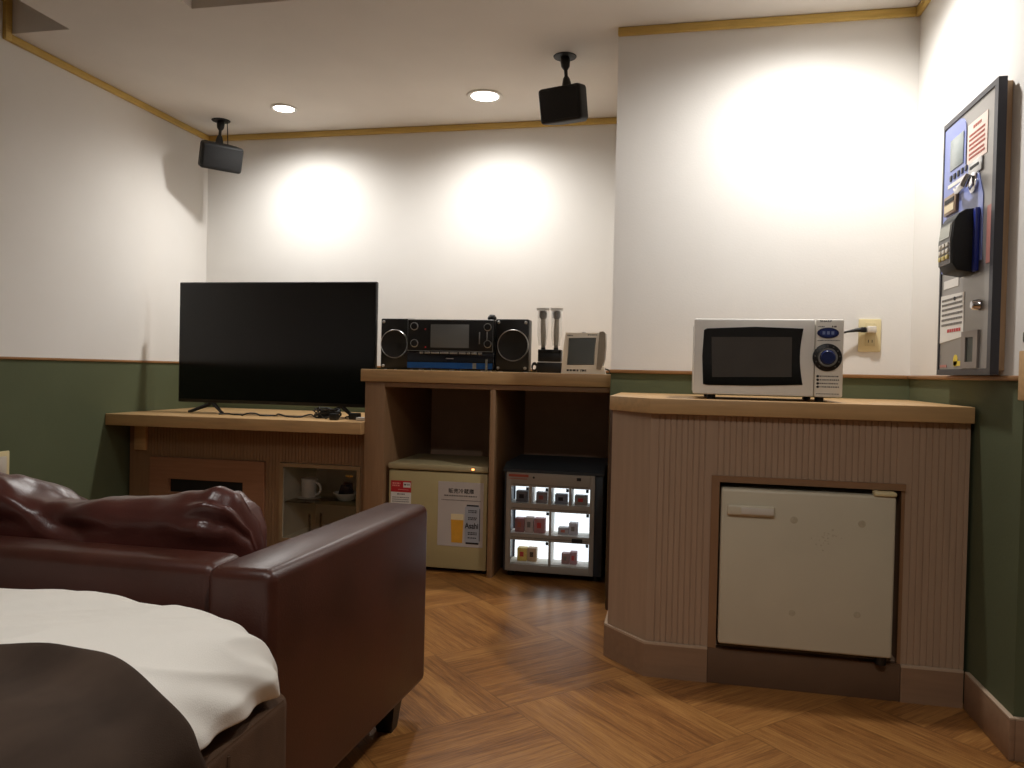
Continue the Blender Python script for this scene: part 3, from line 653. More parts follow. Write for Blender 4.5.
# small coil of cable beside right speaker
p = atY(534, 368, SY+0.02)
b = B(); b.tube([(p.x+0.012*math.cos(k*0.6), SY+0.03+0.006*math.sin(k*0.3), SZ+0.022+0.018*math.sin(k*0.6)+0.0004*k) for k in range(28)], 0.0032, 7)
single('coiled_cable', b, CABLE, 'little loop of black cable between right speaker and brush holder', 'cable', (p.x, SY+0.03, SZ))

# hair brushes in a holder
q0, q1, qb, qt = atY(537, 360, SY), atY(561, 360, SY), atY(549, 372, SY), atY(549, 349.5, SY)
hx, hz = (q0.x+q1.x)/2, qt.z
t = thing('brush_holder', 'black block holder standing between the right speaker and white monitor', 'holder', (hx, SY+0.03, SZ))
b = B(); b.box(q0.x, q1.x, SY, SY+0.07, SZ+0.0005, SZ+0.052, 0.003); b.box(q0.x+0.003, q1.x-0.003, SY+0.003, SY+0.067, SZ+0.054, hz-0.012, 0.003)
b.box(q0.x+0.003, q1.x-0.003, SY+0.003, SY+0.02, hz-0.02, hz, 0.002); b.box(q0.x+0.003, q1.x-0.003, SY+0.05, SY+0.067, hz-0.02, hz, 0.002)
b.box(q0.x+0.003, q0.x+0.012, SY+0.003, SY+0.067, hz-0.02, hz, 0.002); b.box(q1.x-0.012, q1.x-0.003, SY+0.003, SY+0.067, hz-0.02, hz, 0.002); b.box(hx-0.006, hx+0.006, SY+0.003, SY+0.067, hz-0.02, hz, 0.002)
obj('block', b, BLACK, t)
BR = mat('brush_grey_brown', S(128, 122, 108), 0.4, var=0.1)
for u0, u1, v0, lb in ((543.2, 543.2, 310, 'wrapped hairbrush standing at the left in the black holder'), (557.0, 556.0, 310, 'wrapped hairbrush standing at the right in the black holder')):
    pt, pb = atY(u0, v0, SY+0.035), atY(u1, 349, SY+0.035)
    zb = hz-0.010; t2 = thing('hairbrush', lb, 'hairbrush', (pb.x, SY+0.035, zb), 'wrapped hairbrushes in the holder')
    zt = pt.z
    b = B(); b.tube([(pb.x, SY+0.035, zb), (pb.x, SY+0.035, zb+0.02)], [0.012, 0.011], 12); obj('grip_cap', b, BLACK, t2)
    b = B(); b.tube([(pb.x, SY+0.035, zb+0.0205), (pb.x, SY+0.035, zb+0.07), (pb.x*0.5+pt.x*0.5, SY+0.035, zb+0.11), (pt.x, SY+0.035, zt-0.045)], [0.010, 0.013, 0.013, 0.011], 12); obj('handle', b, BR, t2)
    b = B(); b.lathe((pt.x, SY+0.035, zt-0.046), [(0, 0), (0.012, 0.002), (0.017, 0.012), (0.018, 0.03), (0.015, 0.04), (0, 0.043)], 20)
    for i in range(7):
        for j in range(5):
            a = PI*(1.15+0.7*j/4); z = zt-0.038+0.005*i
            b.tube([(pt.x+0.014*math.cos(a), SY+0.035+0.014*math.sin(a), z), (pt.x+0.023*math.cos(a), SY+0.035+0.023*math.sin(a), z)], 0.0009, 5)
    obj('bristle_head', b, BLACK, t2)
    b = B(); b.lathe((pt.x, SY+0.035, zb+0.03), [(0.0195, 0), (0.026, 0.05), (0.027, 0.12), (0.027, zt-zb-0.032), (0.024, zt-zb-0.030), (0.022, zt-zb-0.031)], 18); obj('sleeve', b, SLEEVE, t2)
    b = B(); b.box(pt.x-0.030, pt.x+0.030, SY+0.030, SY+0.034, zt-0.004, zt+0.010, 0.001); obj('sleeve_seal', b, WHITEP, t2, label='white folded top of the clear sleeve')

# white desktop monitor / clock
m0, m1 = atY(561, 371, SY), atY(606.5, 371, SY)
t = thing('tabletop_monitor', 'small white tabletop device with grey screen on the shelf top', 'device', ((m0.x+m1.x)/2, SY, SZ))
mw = m1.x-m0.x; k = mw/44.5
def mp(u, v): return (m0.x+(u-562.5)*k, SZ+(371-v)*k*1.08)
b = B()
b.prism([mp(562.5, 371), mp(606, 371), mp(604, 364.5), mp(598.5, 360), mp(600.5, 334), mp(566.5, 334), mp(564.5, 345), mp(563.2, 362)], 'y', SY+0.004, SY+0.05)
b.box(m0.x+0.01, m1.x-0.02, SY+0.05, SY+0.13, SZ+0.001, SZ+0.10, 0.01)
bd = obj('body', b, mat('warm_white_plastic', S(244, 238, 226), 0.45, var=0.03), t)
b = B(); x0, z0 = mp(568.8, 362.5); x1, z1 = mp(595, 339.5)
b.prism([mp(568.8, 362.5), mp(594, 362), mp(595.5, 339), mp(570.2, 339.5)], 'y', SY+0.002, SY+0.0045); sc = obj('screen', b, mat('grey_lcd_dark', S(92, 98, 100), 0.2, var=0.06, vscale=12), t)
b = B(); b.tube([(mp(*q)[0], SY+0.003, mp(*q)[1]) for q in ((568.4, 362.9), (594.4, 362.4), (595.9, 338.6), (569.8, 339.1))], 0.0022, 6, closed=True); obj('screen_bezel', b, MACHD, sc)
b = B(); b.prism([mp(597.2, 366.5), mp(601.5, 367), mp(604.6, 358), mp(605.6, 346), mp(605, 334.5), mp(603, 332.5), mp(599.5, 333)], 'y', SY-0.006, SY+0.06); obj('side_wing', b, mat('taupe_plastic', S(140, 130, 116), 0.5, var=0.05), t, label='taupe curved side wing')
b = B(); b.box(*[c for c in (mp(582, 334)[0], mp(585.5, 334)[0])], SY+0.02, SY+0.03, mp(582, 334)[1]-0.001, mp(582, 332.8)[1], 0.001); obj('top_button', b, SILV, t)
b = B(); lines_y(b, mp(568, 0)[0], mp(574, 0)[0], [mp(0, 336.5)[1]], SY+0.0037, 0.005); lines_y(b, mp(588, 0)[0], mp(597, 0)[0], [mp(0, 335.8)[1]], SY+0.0037, 0.004); lines_y(b, mp(568, 0)[0], mp(579.5, 0)[0], [mp(0, 368)[1]], SY+0.0037, 0.009); obj('small_print', b, INK, bd)
text('model_lettering', 'VM4', INK, bd, (mp(584, 0)[0], SY+0.0036, mp(0, 368)[1]), FY, width=0.032, height=0.013, bold=0.02)
b = B(); p = mp(607, 368)
b.tube([(m1.x-0.03, SY+0.10, SZ+0.03), (m1.x+0.004, SY+0.09, SZ+0.02), (m1.x+0.015, SY+0.05, SZ+0.008), (m1.x+0.02, SY+0.01, SZ+0.006)], [0.003, 0.004, 0.006, 0.006], 8); obj('power_lead', b, CABLE, t)

# ================================================================== CEILING SPEAKERS
def ceiling_speaker(mx, my, bc, yaw, tilt, lb, cord, sz):
    t = thing('ceiling_speaker', lb, 'speaker', (mx, my, ZC), 'black speakers hanging from the ceiling')
    b = B(); b.lathe((mx, my, ZC), [(0, -0.006), (0.03, -0.006), (0.050, -0.004), (0.052, -0.0005), (0, -0.0005)], 28); obj('mount_plate', b, BLACKM, t)
    top = Vector(bc)+Vector((0, 0, sz[2]/2))
    p0 = Vector((mx, my, ZC-0.005)); d = top-p0
    P = lambda s: tuple(p0+d*s)
    b = B(); b.tube([P(0), P(0.12), P(0.3), P(0.42), P(0.62), P(0.70), P(0.86), P(1.02)], [0.02, 0.022, 0.019, 0.008, 0.008, 0.015, 0.020, 0.022], 16); obj('swivel_arm', b, BLACK, t)
    M = Matrix.Translation(bc) @ Matrix.Rotation(yaw, 4, 'Z') @ Matrix.Rotation(tilt, 4, 'X')
    W, D, Hh = sz
    b = B(); bb = bmesh.new()
    # rounded trapezoid, narrower at the back
    out = [(-W/2, -D/2), (W/2, -D/2), (W/2*0.92, D/2*0.2), (W/2*0.62, D/2), (-W/2*0.62, D/2), (-W/2*0.92, D/2*0.2)]
    A = [bb.verts.new((x, y, -Hh/2)) for x, y in out]; C = [bb.verts.new((x, y, Hh/2)) for x, y in out]
    bb.faces.new(A[::-1]); bb.faces.new(C)
    for i in range(6): bb.faces.new([A[i], A[(i+1) % 6], C[(i+1) % 6], C[i]])
    bmesh.ops.bevel(bb, geom=list(bb.edges), offset=0.016, segments=4, profile=0.5, affect='EDGES')
    b._merge(bb, M); cab = obj('enclosure', b, BLACKM, t)
    b = B(); b.box(-W/2+0.012, W/2-0.012, -D/2-0.004, -D/2+0.003, -Hh/2+0.012, Hh/2-0.012, 0.003, M=M); obj('grille', b, mat('speaker_mesh', S(20, 20, 21), 0.7, bump=0.5, bscale=700), cab)
    if cord:
        b = B(); b.tube([(mx+0.04, my, ZC-0.004), (mx+0.042, my, ZC-0.05), (mx+0.04, my+0.01, bc[2]+sz[2]/2-0.002)], 0.003, 6); obj('cord', b, CABLE, t)
pL = atZ(221, 120.5, ZC); cL = atY(219, 156.5, pL.y-0.02)
ceiling_speaker(pL.x, pL.y, (cL.x, cL.y, cL.z), math.radians(50), math.radians(20), 'black box speaker hanging near the left back corner', True, (0.235, 0.14, 0.145))
pR = atZ(565, 56.5, ZC); cR = atY(566.5, 105, pR.y-0.02)
ceiling_speaker(pR.x, pR.y, (cR.x, cR.y, cR.z), math.radians(-18), math.radians(14), 'black box speaker hanging beside the pillar and right downlight', False, (0.205, 0.15, 0.15))

# ================================================================== RIGHT COUNTER
CH = [(-0.203, 2.66), (-0.069, YF)]           # chamfered left corner
t = thing('counter_cabinet', 'pinkish brown grooved counter with chamfered corner and built-in refrigerator', 'cabinet', (0.3, YF, 0))
OX0, OX1, OZ0, OZ1 = 0.150, 0.672, 0.128, 0.640  # opening
ZT = 0.846
b = B()
b.prism([(-0.203, YC-0.003), (-0.203, 2.66), (-0.069, YF+0.018), (OX0-0.005, YF+0.018), (OX0-0.005, YC-0.003)], 'z', 0, ZT)
b.box(OX1+0.012, XR-0.012, YF+0.018, YC-0.003, 0, ZT); b.box(OX0-0.005, OX1+0.012, YF+0.018, YC-0.003, OZ1+0.01, ZT); b.box(OX0-0.005, OX1+0.012, YF+0.018, YC-0.003, 0, OZ0-0.012)
b.box(OX0-0.005, OX1+0.012, YC-0.02, YC-0.003, OZ0-0.012, OZ1+0.01)
obj('body', b, CNTW, t)
b = B(); FX0 = 0.124; FX1 = 0.690
b.prism(grooved(-0.060, FX0, YF, 0.0175), 'z', 0.112, ZT); b.prism(grooved(FX1, XR-0.012, YF, 0.0175), 'z', 0.112, ZT); b.prism(grooved(FX0, FX1, YF, 0.0175), 'z', 0.646, ZT)
obj('grooved_front', b, CNTW, t, smooth=20)
b = B(); b.prism([(-0.203, 2.655), (-0.069, YF), (-0.060, YF), (-0.060, YF+0.017), (-0.069, YF+0.0179), (-0.203, 2.659)], 'z', 0.112, ZT); obj('corner_panel', b, CNTW, t)
b = B(); b.box(-0.252, -0.204, YC-0.014, YC-0.002, 0, ZT, 0.001); obj('side_filler', b, mat('dark_filler', S(96, 72, 58), 0.5, var=0.08), t)
b = B(); e = 0.0175
b.box(FX0, OX0-0.001, YF-0.012, YF+e, 0.113, OZ1-0.002); b.box(OX1+0.008, FX1, YF-0.004, YF+e, 0.113, OZ1-0.002); b.box(FX0, FX1, YF-0.012, YF-0.0005, OZ1-0.002, 0.646+0.012); b.box(FX0, FX1, YF-0.0005, YF+e, OZ1-0.002, 0.6455)
obj('opening_trim', b, FRAMEW, t, label='wooden trim around the refrigerator opening')
b = B(); o = 0.012
k0 = (-0.203-o, 2.66-o*0.4); k1 = (-0.069-o*0.4, YF-o)
b.prism([k0, k1, (FX0, YF-o), (FX0, YF+0.0175), (-0.069, YF+0.0175), (-0.203, 2.6585), (-0.203, YC-0.004), (-0.203-o, YC-0.004)], 'z', 0, 0.105)
b.mi = 1
b.prism([k0, k1, (FX0, YF-o), (FX0, YF-0.001), (-0.069, YF-0.001), (-0.2031, 2.653), (-0.2031, YC-0.004), (-0.203-o, YC-0.004)], 'z', 0.105, 0.112)
obj('kickboard', b, [KICK, KICKE], t)
b = B(); b.box(FX1, XR-0.015, YF-o, YF+0.0175, 0, 0.105); b.mi = 1; b.box(FX1, XR-0.015, YF-o, YF-0.001, 0.105, 0.112)
obj('kickboard', b, [KICK, KICKE], t)
b = B(); b.box(FX0+0.001, FX1-0.001, YF-0.010, YF+0.0175, 0, 0.1125, 0.001); obj('kickboard_center', b, mat('shadowed_kick', S(104, 78, 58), 0.5, var=0.08), t, label='kickboard below the refrigerator, door shadow in its colour')  # same board as its neighbours; shade under the door put into the colour
b = B(); b.prism([(-0.213, YC-0.003), (-0.213, 2.650), (-0.074, 2.490), (XR-0.010, 2.490), (XR-0.003, YC-0.003)], 'z', ZT+0.001, 0.896)
bmesh.ops.bevel(b.bm, geom=list(b.bm.edges), offset=0.003, segments=2, profile=0.5, affect='EDGES')
single('counter_worktop', b, TOPW, 'pale oak counter top carrying the microwave', 'worktop', (0.3, 2.85, ZT))

# built-in mini refrigerator
t = thing('mini_refrigerator', 'off-white stained mini refrigerator built into the grooved counter', 'refrigerator', (0.41, 2.5, 0.13))
f0, f1, fz0, fz1 = 0.154, 0.657, 0.137, 0.622
b = B(); b.box(f0+0.006, f1-0.004, YF+0.02, YF+0.44, fz0+0.02, fz1-0.006, 0.004); obj('body', b, FRW, t)
fyd = YF-0.042
b = B(); b.box(f0, f1, fyd, YF+0.014, fz0, fz1, 0.008, 3); d = obj('door', b, FRW, t)
h0, h1 = atY(727, 504, fyd), atY(774.5, 517, fyd)
b = B(); b.box(h0.x, h1.x, fyd-0.012, fyd-0.0005, h1.z, h0.z, 0.006, 3); hd = obj('handle', b, FRW, d)
b = B(); b.box(h0.x+0.042, h1.x-0.004, fyd-0.0145, fyd-0.0115, h1.z+0.006, h0.z-0.006, 0.001); obj('handle_grip', b, WHITEC, hd)
b = B()
for u, v, r in ((794, 520, 0.011), (862, 524, 0.011), (792, 613, 0.010), (857, 615, 0.010)):
    p = atY(u, v, fyd); b = B(); b.lathe((p.x, fyd, p.z), [(0, 0.0006), (r*0.6, 0.0009), (r, 0.0005), (r, -0.0005)], 16, (0, -1, 0)); obj('glue_stain', b, STAIN, d, label='round adhesive mark on the door')
b = B()
for _ in range(26):
    p = atY(random.gauss(827, 7), random.gauss(541, 5), fyd); r = random.uniform(0.0012, 0.004); b.lathe((p.x, fyd, p.z), [(0, 0.0004), (r, 0.0002), (r, -0.0004)], 8, (0, -1, 0))
obj('speckle_stain', b, STAIN, d)
b = B(); b.box(0.594, 0.657, fyd-0.006, YF-0.012, fz1+0.0005, fz1+0.014, 0.005); obj('hinge', b, IVORY, t, label='ivory plastic top hinge cover')
for x, y, z0, z1 in ((0.63, YF-0.02, 0.113, 0.138), (0.2, YF+0.06, 0.117, 0.158), (0.2, YF+0.4, 0.117, 0.158), (0.61, YF+0.4, 0.117, 0.158)):
    b = B(); b.cyl((x, y, z0), (x, y, z1), 0.016, n=14); obj('foot', b, BLACK, t)

# microwave
MZ = 0.896; MY = 2.56
t = thing('microwave_oven', 'silver-white microwave oven with blue dial on the counter top', 'microwave', (0.28, MY, MZ))
p0, p1 = atY(693.5, 360, MY), atY(843.5, 360, MY)
mx0, mx1, mz0, mz1 = p0.x, p1.x, MZ+0.016, atY(770, 319, MY).z
b = B(); b.box(mx0+0.004, mx1-0.004, MY+0.03, MY+0.33, mz0+0.002, mz1-0.002, 0.006); obj('casing', b, mat('microwave_casing', S(190, 186, 178), 0.4, var=0.03), t)
px = atY(815, 360, MY).x
b = B(); b.box(mx0, px-0.001, MY+0.002, MY+0.03, mz0, mz1, 0.006); dr = obj('door', b, MWH, t)
def w(u, v): q = atY(u, v, MY); return (q.x, q.z)
win = [w(703, 384)]+[w(702.2, 356), w(704, 330), w(707, 328.4)]+[w(755, 326.8), w(803.5, 328.6)]
for i in range(1, 10):
    s = i/10; u = 803.5-3.2*math.sin(PI*s)-1.0*s; win.append(w(u, 328.6+56.4*s))
win += [w(802.5, 385), w(755, 385.8), w(707, 385)]
b = B(); b.prism(win, 'y', MY-0.001, MY+0.0025); wn = obj('window', b, GLOSSB, dr, label='black glass door window')
inn = [w(712, 377), w(711.5, 337), w(792, 337), w(791.5, 377)]
b = B(); b.prism(inn, 'y', MY-0.0018, MY-0.0008); obj('mesh_screen', b, mat('window_mesh', S(78, 74, 70), 0.25, var=0.15, vscale=6), wn)  # mesh colour lightened to carry the room's reflection in the window
b = B(); b.box(px+0.0005, mx1, MY, MY+0.03, mz0, mz1, 0.005); cp = obj('control_panel', b, MWP, t)
c = w(828, 333)
b = B()
for i, (sx, sz, y) in enumerate(((0.032, 0.0165, 0.0), (0.026, 0.012, -0.003))):
    b.mi = i; pts = [(c[0]+sx*math.cos(a), c[1]+sz*math.sin(a)) for a in [2*PI*k/36 for k in range(36)]]; b.prism(pts, 'y', MY+y-0.003, MY+y+0.0005)
dp = obj('display', b, [NAVY, mat('display_blue', S(44, 62, 130), 0.2, var=0.15, vscale=60)], cp)
b = B(); 
for dx in (-0.013, 0.0, 0.013): b.box(c[0]+dx-0.004, c[0]+dx+0.004, MY-0.0068, MY-0.0058, c[1]-0.005, c[1]+0.005)
obj('display_digits', b, mat('pale_blue_digits', S(130, 150, 196), 0.4), dp)
c = w(827.2, 357.5)
b = B(); b.lathe((c[0], MY, c[1]), [(0.0, 0.006), (0.040, 0.006), (0.043, 0.004), (0.0435, -0.0005)], 48, (0, -1, 0)); dl = obj('dial_plate', b, BLACK, cp)
b = B(); b.lathe((c[0], MY, c[1]), [(0.022, 0.006), (0.024, 0.012), (0.028, 0.012), (0.030, 0.006)], 40, (0, -1, 0)); obj('dial_ring', b, SILV, dl)
b = B(); b.lathe((c[0], MY, c[1]), [(0, 0.02), (0.019, 0.02), (0.0225, 0.016), (0.0235, 0.006)], 40, (0, -1, 0)); obj('dial', b, NAVY, dl, label='blue round dial')
b = B()
for a in range(-140, 141, 28):
    r = math.radians(90-a); q = (c[0]+0.036*math.cos(r), c[1]+0.036*math.sin(r)); b.box(q[0]-0.002, q[0]+0.002, MY-0.0068, MY-0.0058, q[1]-0.002, q[1]+0.002)
obj('dial_marks', b, INKG, dl)
text('brand_lettering', 'SHARP', INK, cp, (w(826, 321)[0], MY-0.0002, w(826, 321.2)[1]), FY, width=0.036, height=0.006, bold=0.02)
b = B(); lines_y(b, w(817, 380)[0], w(839, 380)[0], [w(820, v)[1] for v in (376.2, 379.8, 383.4, 386.8)], MY-0.0002, 0.0038); lines_y(b, w(818, 326)[0], w(825, 326)[0], [w(820, 326.6)[1]], MY-0.0002, 0.003); lines_y(b, w(832, 326)[0], w(838, 326)[0], [w(835, 326.6)[1]], MY-0.0002, 0.005)
lines_y(b, w(817, 360)[0], w(840, 360)[0], [w(828, 340.5)[1], w(828, 394)[1]], MY-0.0002, 0.0025); obj('printed_legend', b, INKG, cp)
b = B()
for v in (376.2, 379.8, 383.4, 386.8): q = w(817.6, v); b.lathe((q[0], MY, q[1]), [(0, 0.0008), (0.004, 0.0007), (0.004, -0.0003)], 12, (0, -1, 0))
obj('legend_dots', b, INK, cp)
for x in (mx0+0.06, mx1-0.06):
    for y in (MY+0.05, MY+0.29):
        b = B(); b.cyl((x, y, MZ), (x, y, MZ+0.0185), 0.014, n=14); obj('foot', b, BLACK, t)

# outlet on the pillar + plug
c0, c1 = atY(858.5, 319, YC), atY(880, 352, YC)
ocx, ocz = (c0.x+c1.x)/2, (c0.z+c1.z)/2
t = thing('wall_outlet', 'beige double wall outlet on the pillar beside the microwave', 'socket', (ocx, YC, ocz))
b = B(); b.box(c0.x, c1.x, YC-0.009, YC-0.0005, c1.z, c0.z, 0.003); obj('plate', b, IVORY, t)
b = B(); b.box(ocx-0.017, ocx+0.019, YC-0.012, YC-0.009, c1.z+0.022, c0.z-0.016, 0.001); si = obj('socket_insert', b, mat('outlet_insert', S(206, 190, 146), 0.4), t)
b = B(); 
for dx in (-0.005, 0.008): b.box(ocx+dx-0.001, ocx+dx+0.0012, YC-0.0125, YC-0.0115, ocz-0.028, ocz-0.017)
obj('socket_slots', b, INK, si)
pz = atY(869, 330, YC).z
t = thing('power_plug', 'white and black plug pushed into the beige outlet', 'plug', (ocx, YC-0.012, pz))
b = B(); b.box(ocx-0.016, ocx+0.018, YC-0.040, YC-0.0125, pz-0.013, pz+0.013, 0.005); obj('adapter_cap', b, WHITEC, t, label='white plug adapter')
b = B(); b.box(ocx-0.038, ocx-0.0165, YC-0.036, YC-0.018, pz-0.011, pz+0.009, 0.004)
b.tube([(ocx-0.036, YC-0.027, pz-0.001), (ocx-0.055, YC-0.028, pz-0.003), (ocx-0.085, YC-0.03, pz-0.009), (ocx-0.13, YC-0.04, pz-0.022), (ocx-0.2, YC-0.10, pz-0.05), (ocx-0.24, YC-0.20, pz-0.06), (mx1-0.06, MY+0.33, pz-0.055)], [0.009, 0.007, 0.004, 0.0035, 0.0035, 0.0035, 0.0035], 10)
obj('cord', b, CABLE, t, label='black plug and cord')

# ================================================================== PAYMENT MACHINE ON THE RIGHT WALL
XP = 0.84
t = thing('payment_machine', 'tall blue and grey payment machine mounted on the right wall', 'payment machine', (XR, 2.52, 0.98))
ya, yb, za, zb = 2.742, 2.310, 0.990, 1.795
b = B(); b.box(XP+0.018, XR-0.0005, yb+0.012, ya-0.012, za+0.012, zb-0.008, 0.002); obj('backboard', b, WOODB, t, label='brown wooden backboard')
b = B()
b.box(XP-0.004, XP+0.018, yb, yb+0.024, za, zb); b.box(XP-0.004, XP+0.018, ya-0.012, ya, za, zb); b.box(XP-0.004, XP+0.018, yb+0.024, ya-0.012, zb-0.016, zb); b.box(XP-0.004, XP+0.018, yb+0.024, ya-0.012, za, za+0.018)
obj('frame', b, MACHD, t)
b = B(); b.box(XP, XP+0.0175, yb+0.023, ya-0.011, za+0.017, zb-0.015); fp = obj('face_plate', b, MACHG, t)
def xp(u, v): q = atX(u, v, XP); return (q.y, q.z)
b = B(); y1 = ya-0.013; cr = 0.06
pts = [(y1, 1.315), (y1, zb-0.022), (2.60, zb-0.022)]+[(2.548+0.052*math.cos(a), zb-0.022-0.052+0.052*math.sin(a)) for a in [PI/2+PI/2*k/8 for k in range(9)]][0:0]
pts += [(2.60-0.055*math.sin(a), zb-0.022-0.055*(1-math.cos(a))) for a in [PI/2*k/8 for k in range(1, 9)]]+[(2.545, 1.62), (2.44, 1.58), (2.40, 1.50), (2.40, 1.315)]
b.prism(pts, 'x', XP-0.0025, XP+0.0005); bp = obj('blue_panel', b, MACHB, fp, label='light blue control panel')
q = [xp(951.5, 141), xp(964, 132), xp(964, 163), xp(951.5, 171)]
b = B(); b.box(XP-0.005, XP-0.002, 2.560, 2.672, 1.630, 1.727, 0.002); obj('screen', b, mat('green_grey_lcd', S(140, 150, 150), 0.2, var=0.05), bp)
b = B(); b.box(XP-0.0035, XP-0.002, 2.528, 2.690, 1.5785, 1.590); obj('label_strip', b, WHITEP, bp)
for i in range(5):
    y = 2.662-0.032*i; b = B(); b.box(XP-0.006, XP-0.002, y-0.009, y+0.009, 1.599, 1.616, 0.002); obj('button', b, MACHD, bp)
b = B(); b.box(XP-0.0015, XP+0.0005, 2.385, 2.535, 1.612, 1.731); n1 = obj('notice_paper', b, PINKP, fp, label='pink notice with red writing')
b = B(); lines_x(b, 2.49, 2.43, [1.715], XP-0.0018, 0.008); lines_x(b, 2.52, 2.40, [1.695, 1.682, 1.668, 1.655, 1.640, 1.628], XP-0.0018, 0.006); obj('notice_writing', b, INKR, n1)
b = B(); b.box(XP-0.006, XP+0.0005, 2.412, 2.512, 1.572, 1.612, 0.003); b.mi = 1; b.box(XP-0.0075, XP-0.005, 2.43, 2.495, 1.590, 1.598); obj('card_slot', b, [SILV, INK], fp)
b = B(); yc_, zc_ = 2.468, 1.548
b.lathe((XP, yc_, zc_), [(0.030, -0.0005), (0.030, 0.008), (0.022, 0.012), (0, 0.012)], 28, (-1, 0, 0)); b.tube([(XP-0.02, yc_-0.006, zc_+0.022), (XP-0.03, yc_+0.0, zc_-0.004), (XP-0.028, yc_+0.05, zc_-0.012), (XP-0.02, yc_+0.10, zc_+0.004)], [0.009, 0.012, 0.010, 0.007], 12)
b.box(XP-0.014, XP, yc_+0.085, yc_+0.13, zc_-0.006, zc_+0.018, 0.003)
obj('coin_lever', b, CHROME, fp, label='chrome coin lever')
b = B(); b.box(XP-0.012, XP-0.001, 2.590, 2.697, 1.492, 1.552, 0.003); b.mi = 1; b.box(XP-0.0135, XP-0.011, 2.603, 2.684, 1.528, 1.540); b.mi = 2; b.box(XP-0.0135, XP-0.011, 2.603, 2.684, 1.500, 1.522); obj('banknote_slot', b, [mat('bronze_plate', S(138, 114, 92), 0.35, metal=0.5), INK, mat('cream_label', S(220, 204, 170), 0.6)], fp)
b = B(); b.box(XP-0.0015, XP+0.0005, 2.575, 2.705, 1.262, 1.288); obj('white_label', b, WHITEP, fp)
b = B(); b.box(XP-0.0015, XP+0.0005, 2.43, 2.50, 1.512, 1.526); obj('white_caption', b, WHITEP, bp)
b = B(); b.cyl((XP, 2.60, 1.225), (XP-0.004, 2.60, 1.225), 0.006, n=12); obj('keyhole', b, INK, fp)
b = B(); b.prism([(2.7285, 1.092), (2.524, 1.105), (2.524, 1.238), (2.7285, 1.243)], 'x', XP-0.0015, XP+0.0005); n2 = obj('notice_paper', b, WHITEP, fp, label='white notice with lines of writing')
b = B(); lines_x(b, 2.715, 2.535, [1.226, 1.211, 1.196, 1.180, 1.164, 1.148], XP-0.0018, 0.007); b.mi = 1; lines_x(b, 2.66, 2.54, [1.128], XP-0.0018, 0.010); obj('notice_writing', b, [INKG, REDP], n2)
b = B(); b.cyl((XP+0.0005, 2.406, 1.188), (XP-0.022, 2.406, 1.188), 0.017, 0.013, n=20, bev=0.003); obj('lock', b, CHROME, fp, label='round chrome lock')
b = B()
for a in ((2.400, 2.432, 1.010, 1.118), (2.492, 2.526, 1.010, 1.118), (2.432, 2.492, 1.100, 1.118), (2.432, 2.492, 1.010, 1.028)): b.box(XP-0.006, XP+0.0005, *a)
cr_ = obj('coin_return', b, mat('dull_steel', S(140, 132, 126), 0.4, metal=0.3), fp)
b = B(); b.box(XP-0.002, XP+0.0005, 2.432, 2.492, 1.028, 1.100); obj('coin_return_recess', b, mat('dark_green_recess', S(40, 48, 40), 0.4), cr_)
b = B(); b.cyl((XP+0.0005, 2.585, 1.034), (XP-0.0012, 2.585, 1.034), 0.018, n=24); b.box(XP-0.0012, XP+0.0005, 2.54, 2.60, 1.018, 1.032); obj('yellow_sticker', b, mat('yellow_sticker_print', S(226, 200, 60), 0.5), fp)
b = B(); b.box(XP-0.0012, XP+0.0005, 2.66, 2.72, 1.014, 1.022); b.box(XP-0.0012, XP+0.0005, 2.334, 2.37, 1.30, 1.46); obj('grey_label', b, mat('reddish_label', S(178, 120, 112), 0.5, var=0.15), fp)
# card terminal on the machine
t = thing('card_terminal', 'black card terminal with keypad jutting from the payment machine', 'card terminal', (XP, 2.5, 1.38))
b = B(); b.prism([(XP-0.003, 1.468), (XP-0.034, 1.466), (XP-0.052, 1.455), (XP-0.064, 1.435), (XP-0.068, 1.38), (XP-0.066, 1.31), (XP-0.054, 1.290), (XP-0.003, 1.281)], 'y', 2.432, 2.548)
bmesh.ops.bevel(b.bm, geom=list(b.bm.edges), offset=0.005, segments=2, profile=0.5, affect='EDGES'); obj('body', b, BLACKM, t)
b = B(); b.box(XP-0.016, XP-0.003, 2.412, 2.4315, 1.285, 1.466, 0.003); obj('blue_side', b, mat('deep_blue_plastic', S(30, 44, 130), 0.4), t, label='deep blue side strip')
b = B(); b.prism([(XP-0.066, 1.432), (XP-0.0715, 1.380), (XP-0.0695, 1.312), (XP-0.064, 1.312), (XP-0.064, 1.432)], 'y', 2.440, 2.540); fc = obj('keypad_face', b, mat('keypad_grey', S(110, 108, 106), 0.45), t, label='grey face with screen and keys')
b = B(); b.prism([(XP-0.0685, 1.426), (XP-0.0722, 1.388), (XP-0.069, 1.388), (XP-0.066, 1.426)], 'y', 2.448, 2.532); obj('screen', b, mat('pale_lcd', S(168, 168, 156), 0.25), fc)
for i in range(3):
    for j in range(3):
        b = B(); b.box(XP-0.0745, XP-0.069, 2.450+0.03*j, 2.470+0.03*j, 1.362-0.018*i, 1.374-0.018*i, 0.001); obj('key', b, mat('yellow_key', S(210, 190, 110), 0.4) if i == 2 else WHITEC, fc)

